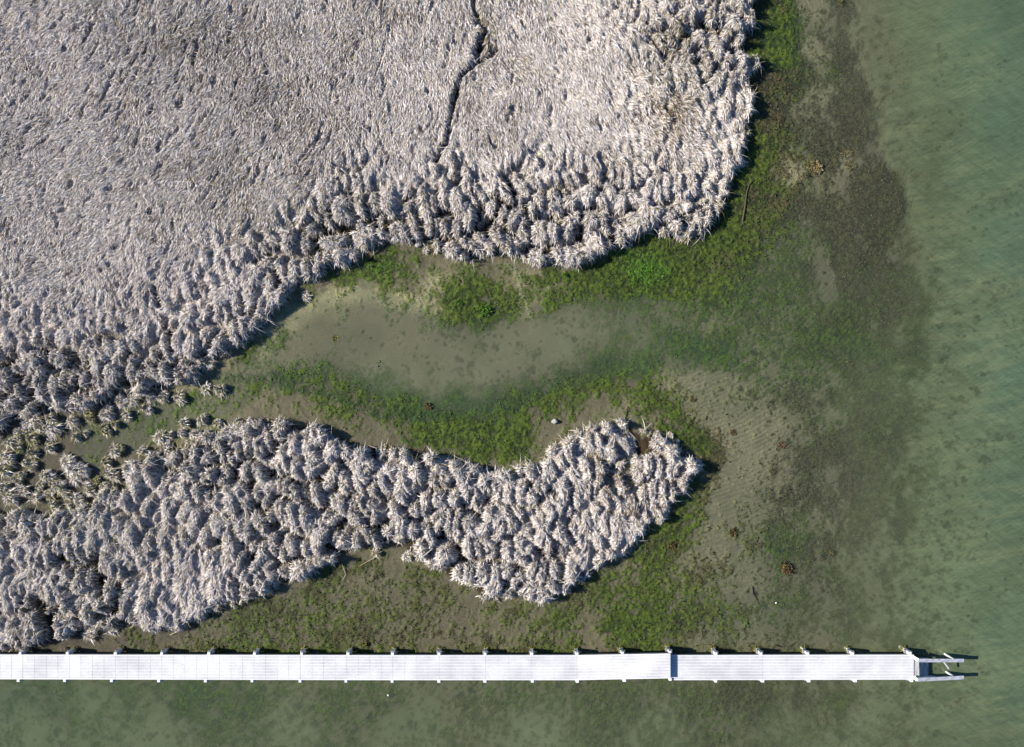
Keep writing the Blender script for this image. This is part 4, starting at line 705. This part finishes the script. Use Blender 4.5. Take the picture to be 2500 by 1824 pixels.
# ------------------------------------------------------------------ the boardwalk
def box_bm(bm, c, sx, sy, sz, bev=0.0, rot=None):
    r = bmesh.ops.create_cube(bm, size=1.0); vs_ = r['verts']
    bmesh.ops.scale(bm, verts=vs_, vec=(sx, sy, sz))
    if rot is not None: bmesh.ops.rotate(bm, verts=vs_, cent=(0, 0, 0), matrix=rot)
    bmesh.ops.translate(bm, verts=vs_, vec=c)
    if bev:
        es = list({e for v in vs_ for e in v.link_edges}); bmesh.ops.bevel(bm, geom=es, offset=bev, segments=2, affect='EDGES', profile=.5)
def bm_obj(name, bm, mat, parent=None):
    me = bpy.data.meshes.new(name); bm.to_mesh(me); bm.free()
    for m_ in (mat if isinstance(mat, list) else [mat]): me.materials.append(m_)
    o = bpy.data.objects.new(name, me); col.objects.link(o); o.parent = parent; return o
def deck_mat():
    m, t, p = new_mat('white_grating'); N = t.nodes; L = t.links
    tc = N.new('ShaderNodeNewGeometry')
    mp = N.new('ShaderNodeMapping'); mp.inputs['Scale'].default_value = (1, 1, 1)
    L.new(tc.outputs['Position'], mp.inputs[0])
    br = N.new('ShaderNodeTexBrick'); br.inputs['Scale'].default_value = 1.0
    br.inputs['Brick Width'].default_value = 0.11; br.inputs['Row Height'].default_value = 0.045; br.inputs['Mortar Size'].default_value = 0.012
    br.inputs['Mortar Smooth'].default_value = .5
    br.inputs['Color1'].default_value = (0.51, 0.50, 0.485, 1); br.inputs['Color2'].default_value = (0.65, 0.64, 0.62, 1); br.inputs['Mortar'].default_value = (0.80, 0.79, 0.765, 1)
    L.new(mp.outputs[0], br.inputs['Vector'])
    n = N.new('ShaderNodeTexNoise'); n.inputs['Scale'].default_value = 0.8; n.inputs['Detail'].default_value = 6; L.new(tc.outputs['Position'], n.inputs['Vector'])
    r = N.new('ShaderNodeValToRGB'); r.color_ramp.elements[0].position = .3; r.color_ramp.elements[1].position = .62
    r.color_ramp.elements[0].color = (.72, .72, .74, 1); r.color_ramp.elements[1].color = (1, 1, 1, 1); L.new(n.outputs[0], r.inputs[0])
    v = N.new('ShaderNodeTexVoronoi'); v.inputs['Scale'].default_value = 1.1; v.inputs['Randomness'].default_value = 1; L.new(tc.outputs['Position'], v.inputs['Vector'])
    r2 = N.new('ShaderNodeValToRGB'); r2.color_ramp.elements[0].position = .03; r2.color_ramp.elements[1].position = .05
    r2.color_ramp.elements[0].color = (.30, .30, .32, 1); r2.color_ramp.elements[1].color = (1, 1, 1, 1); L.new(v.outputs['Distance'], r2.inputs[0])
    m1 = N.new('ShaderNodeMix'); m1.data_type = 'RGBA'; m1.blend_type = 'MULTIPLY'; m1.inputs[0].default_value = 1; L.new(br.outputs['Color'], m1.inputs[6]); L.new(r.outputs[0], m1.inputs[7])
    m2 = N.new('ShaderNodeMix'); m2.data_type = 'RGBA'; m2.blend_type = 'MULTIPLY'; m2.inputs[0].default_value = .8; L.new(m1.outputs[2], m2.inputs[6]); L.new(r2.outputs[0], m2.inputs[7])
    L.new(m2.outputs[2], p.inputs['Base Color']); p.inputs['Roughness'].default_value = .55
    bp = N.new('ShaderNodeBump'); bp.inputs['Strength'].default_value = .25; bp.inputs['Distance'].default_value = .004; L.new(br.outputs['Fac'], bp.inputs['Height']); L.new(bp.outputs[0], p.inputs['Normal'])
    return m
M_deck = deck_mat()
M_rib = plain_mat('white_rib', (0.79, 0.78, 0.755), .5, .04, 4, .05)
M_post = plain_mat('weathered_white_wood', (0.58, 0.57, 0.55), .75, .28, 9, .3, stretch=(1, 1, .3))
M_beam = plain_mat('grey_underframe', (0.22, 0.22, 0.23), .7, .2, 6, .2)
M_step = plain_mat('bleached_step', (0.50, 0.48, 0.44), .75, .35, 7, .3, stretch=(1, .25, 1))
M_rail = plain_mat('mottled_grey_rail', (0.44, 0.45, 0.48), .7, .35, 10, .3, stretch=(.4, 1, 1))
M_wetstep = plain_mat('dark_wet_step', (0.10, 0.10, 0.08), .6, .35, 7, .3)
ZD = 0.70
bw = empty('boardwalk', P(1250, 1628, 0)); tag(bw, 'long white boardwalk of grating panels on short posts over mud and water', 'boardwalk')
ORG = bw.location.copy()
def loc(px, py, z): return P(px, py, z)-ORG
JX = [-230, -56, 56, 282, 507, 733, 959, 1185, 1409, 1637, 1862, 2088, 2231]
def ytop(x): return 1598+1.6*min(max(x/900, 0), 1)-1.2*max(0, (x-1637)/600) if not (1409 <= x <= 1637) else 1599.6-4.0*(x-1409)/228
def ybot(x): return 1658.5+2.2*min(max(x/900, 0), 1)-1.4*max(0, (x-1637)/600) if not (1409 <= x <= 1637) else 1660.7-4.6*(x-1409)/228
def quadslab(bm, a, b, c, d, th):
    """slab with the top corners a b c d (counter-clockwise from above)"""
    t_ = [bm.verts.new(q) for q in (a, b, c, d)]; u = [bm.verts.new(Vector(q)-Vector((0, 0, th))) for q in (a, b, c, d)]
    bm.faces.new(t_); bm.faces.new(u[::-1])
    for i in range(4): bm.faces.new((t_[i], u[i], u[(i+1) % 4], t_[(i+1) % 4]))
for i, (a, b) in enumerate(zip(JX[:-1], JX[1:])):
    gap = .55 if b in (733, 1409, 56) else .2
    x0, x1 = a+.15, b-gap
    z0 = z1 = ZD
    if a == 1409: z0, z1 = ZD, ZD+.27
    if b == 1409: z0, z1 = ZD, ZD-.03
    TL, TR = loc(x0, ytop(x0), z0), loc(x1, ytop(x1), z1); BL, BR_ = loc(x0, ybot(x0), z0), loc(x1, ybot(x1), z1)
    bm = bmesh.new(); quadslab(bm, BL, BR_, TR, TL, .055)
    pan = bm_obj('deck_panel', bm, M_deck, bw)
    # raised ribs and side flange
    bm = bmesh.new(); up = Vector((0, 0, .012))
    for r in range(9):
        f = r/8*.96+.02; wv = .0085 if 0 < r < 8 else .016
        L0, L1 = BL.lerp(TL, f-wv), BL.lerp(TL, f+wv); R0, R1 = BR_.lerp(TR, f-wv), BR_.lerp(TR, f+wv)
        quadslab(bm, L0+up, R0+up, R1+up, L1+up, .010)
    nc = max(2, int(round((x1-x0)/28.2)))
    up2 = Vector((0, 0, .008))
    for r in range(1, nc):
        f = r/nc; w_ = .006/ (x1-x0)*28*1.3
        A0, A1 = BL.lerp(BR_, f-w_*.1), BL.lerp(BR_, f+w_*.1); B0, B1 = TL.lerp(TR, f-w_*.1), TL.lerp(TR, f+w_*.1)
        quadslab(bm, A0+up2, A1+up2, B1+up2, B0+up2, .006)
    bm_obj('rib', bm, M_rib, pan)
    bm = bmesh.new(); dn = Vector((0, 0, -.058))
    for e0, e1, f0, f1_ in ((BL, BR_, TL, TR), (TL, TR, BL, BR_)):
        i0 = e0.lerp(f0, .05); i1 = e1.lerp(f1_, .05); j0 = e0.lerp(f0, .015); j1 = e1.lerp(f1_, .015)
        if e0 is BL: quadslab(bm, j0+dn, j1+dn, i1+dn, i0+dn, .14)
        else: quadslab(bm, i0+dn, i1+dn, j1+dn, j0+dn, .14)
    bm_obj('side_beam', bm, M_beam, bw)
TOPX = [-175, -60, 50, 165, 282, 395, 510, 622, 737, 850, 959, 1072, 1185, 1299, 1409, 1520, 1636, 1748, 1858, 1972, 2082, 2222]
BOTX = [-178, -65, 45, 158, 273, 388, 502, 616, 733, 845, 958, 1072, 1184, 1300, 1410, 1525, 1637, 1748, 1862, 1975, 2088, 2226]
rr = random.Random(4)
for i, (tx, bx) in enumerate(zip(TOPX, BOTX)):
    zt = ZD-.02 if i != 16 else ZD+.06
    pts = []
    for px, py in ((tx, ytop(tx)-3.0), (bx, ybot(bx)+2.6)):
        q = loc(px, py, zt); pts.append(q)
        bm = bmesh.new(); hgt = zt+1.4; sz = rr.uniform(.165, .20)
        box_bm(bm, (q.x, q.y, zt-hgt/2), sz, sz*.95, hgt, .022, Matrix.Rotation(rr.uniform(-.07, .07), 3, 'Z'))
        po = bm_obj('post', bm, M_post, bw)
        bm = bmesh.new(); box_bm(bm, (q.x+rr.uniform(-.01, .01), q.y, zt-.02+.032), sz*.86, sz*.80, .045, .012); bm_obj('post_cap', bm, M_rib, po)
        bm = bmesh.new(); s_ = 1 if py < 1630 else -1
        box_bm(bm, (q.x+sz*.72, q.y-.02*s_, zt-.17), .07, .20, .16, .012); bm_obj('bracket', bm, M_post, po)
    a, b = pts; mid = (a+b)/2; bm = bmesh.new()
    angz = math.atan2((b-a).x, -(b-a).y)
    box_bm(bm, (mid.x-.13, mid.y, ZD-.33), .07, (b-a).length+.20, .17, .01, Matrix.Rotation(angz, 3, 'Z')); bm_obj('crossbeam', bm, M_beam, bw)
# yellow-brown weed that has grown on the upper row of posts stays with each post foot
for i, tx in enumerate(TOPX[2:]):
    w0 = rr.uniform(.10, .2)
    g = np.random.default_rng(i+900); n = 46; th = g.uniform(0, 6.28, n); q = loc(tx, ytop(tx)-3.5, .68)
    r0 = .10; L = g.uniform(.06, .16+w0*.3, n); zz = g.uniform(.0, .16, n)
    p0 = np.stack([q.x+np.cos(th)*r0, q.y+np.sin(th)*r0, zz], -1); p1 = p0+np.stack([np.cos(th)*L*.5, np.sin(th)*L*.5, np.full(n, .01)], -1); p2 = p0+np.stack([np.cos(th)*L, np.sin(th)*L, -zz*.7], -1)
    cl = np.array(YG)[g.integers(0, 3, n)]*g.uniform(.5, 1, n)[:, None]
    v, qd, t_, c5 = strips(p0, p1, p2, np.full(n, .04), g.normal(0, .6, n), cl)
    wo = np_mesh('weed_fringe', v, qd, t_, c5, M_weed, parent=bw)

# ------------------------------------------------------------------ the stairs at the seaward end
st = empty('boarding_stairs', P(2290, 1632, 0)); tag(st, 'weathered wooden steps with two sloping rails going down into the water at the boardwalk end', 'stairs')
ORG2 = st.location.copy()
def l2(px, py, z): return P(px, py, z)-ORG2
def plank(name, a, b, wdt, th, mat, parent, bev=.01):
    """board from a to b (centre line of its top)"""
    d = (b-a); L_ = d.length; d.normalize(); side = Vector((0, 0, 1)).cross(d).normalized(); up = d.cross(side)
    bm = bmesh.new(); box_bm(bm, (0, 0, 0), L_, wdt, th, bev)
    M_ = Matrix((d, side, up)).transposed().to_4x4(); M_.translation = (a+b)/2-up*th/2
    bmesh.ops.transform(bm, matrix=M_, verts=bm.verts); return bm_obj(name, bm, mat, parent)
bm = bmesh.new(); quadslab(bm, l2(2231.5, 1652.5, .66), l2(2244.5, 1652, .66), l2(2243.5, 1610, .66), l2(2229, 1606, .66), .06); bm_obj('landing', bm, M_step, st)
zs = [.36, .12, -.08, -.25, -.4, -.55, -.7]
for i, z in enumerate(zs):
    x0 = 2244+i*11.5+ (4 if i > 3 else 0); cx = x0+5.2
    plank('tread', l2(cx, 1606.5, z), l2(cx, 1651-i*.6, z), .30, .05, M_step if i < 2 else M_wetstep, st)
for yy0, yy1, lab in ((1613, 1613.2, 't'), (1660.5, 1654.5, 'b')):
    plank('handrail', l2(2240, yy0, .98), l2(2354, yy1, .74), .20, .07, M_rail, st, .014)
    plank('stringer', l2(2232, yy0+(1 if lab == 't' else -6), .60), l2(2338, yy1+(1 if lab == 't' else -4), -.62), .06, .22, M_post, st)
# short white returns joining rails to the last posts
plank('rail_return', l2(2229, 1604, .80), l2(2243, 1612, 1.0), .16, .06, M_rib, st)
plank('rail_return', l2(2230, 1652, .80), l2(2240, 1661, 1.0), .16, .06, M_rib, st)
plank('brace', l2(2305, 1616.5, .72), l2(2317.5, 1633.5, .50), .075, .05, M_rib, st)
for (px, py, zt) in ((2328, 1610, .80), (2242, 1612, 1.0), (2241, 1660, 1.0), (2332, 1655, .80)):
    q = l2(px, py, zt); bm = bmesh.new(); box_bm(bm, (q.x, q.y, (zt-.04-1.1)/2), .10, .10, zt-.04+1.1, .012); bm_obj('rail_post', bm, M_post, st)
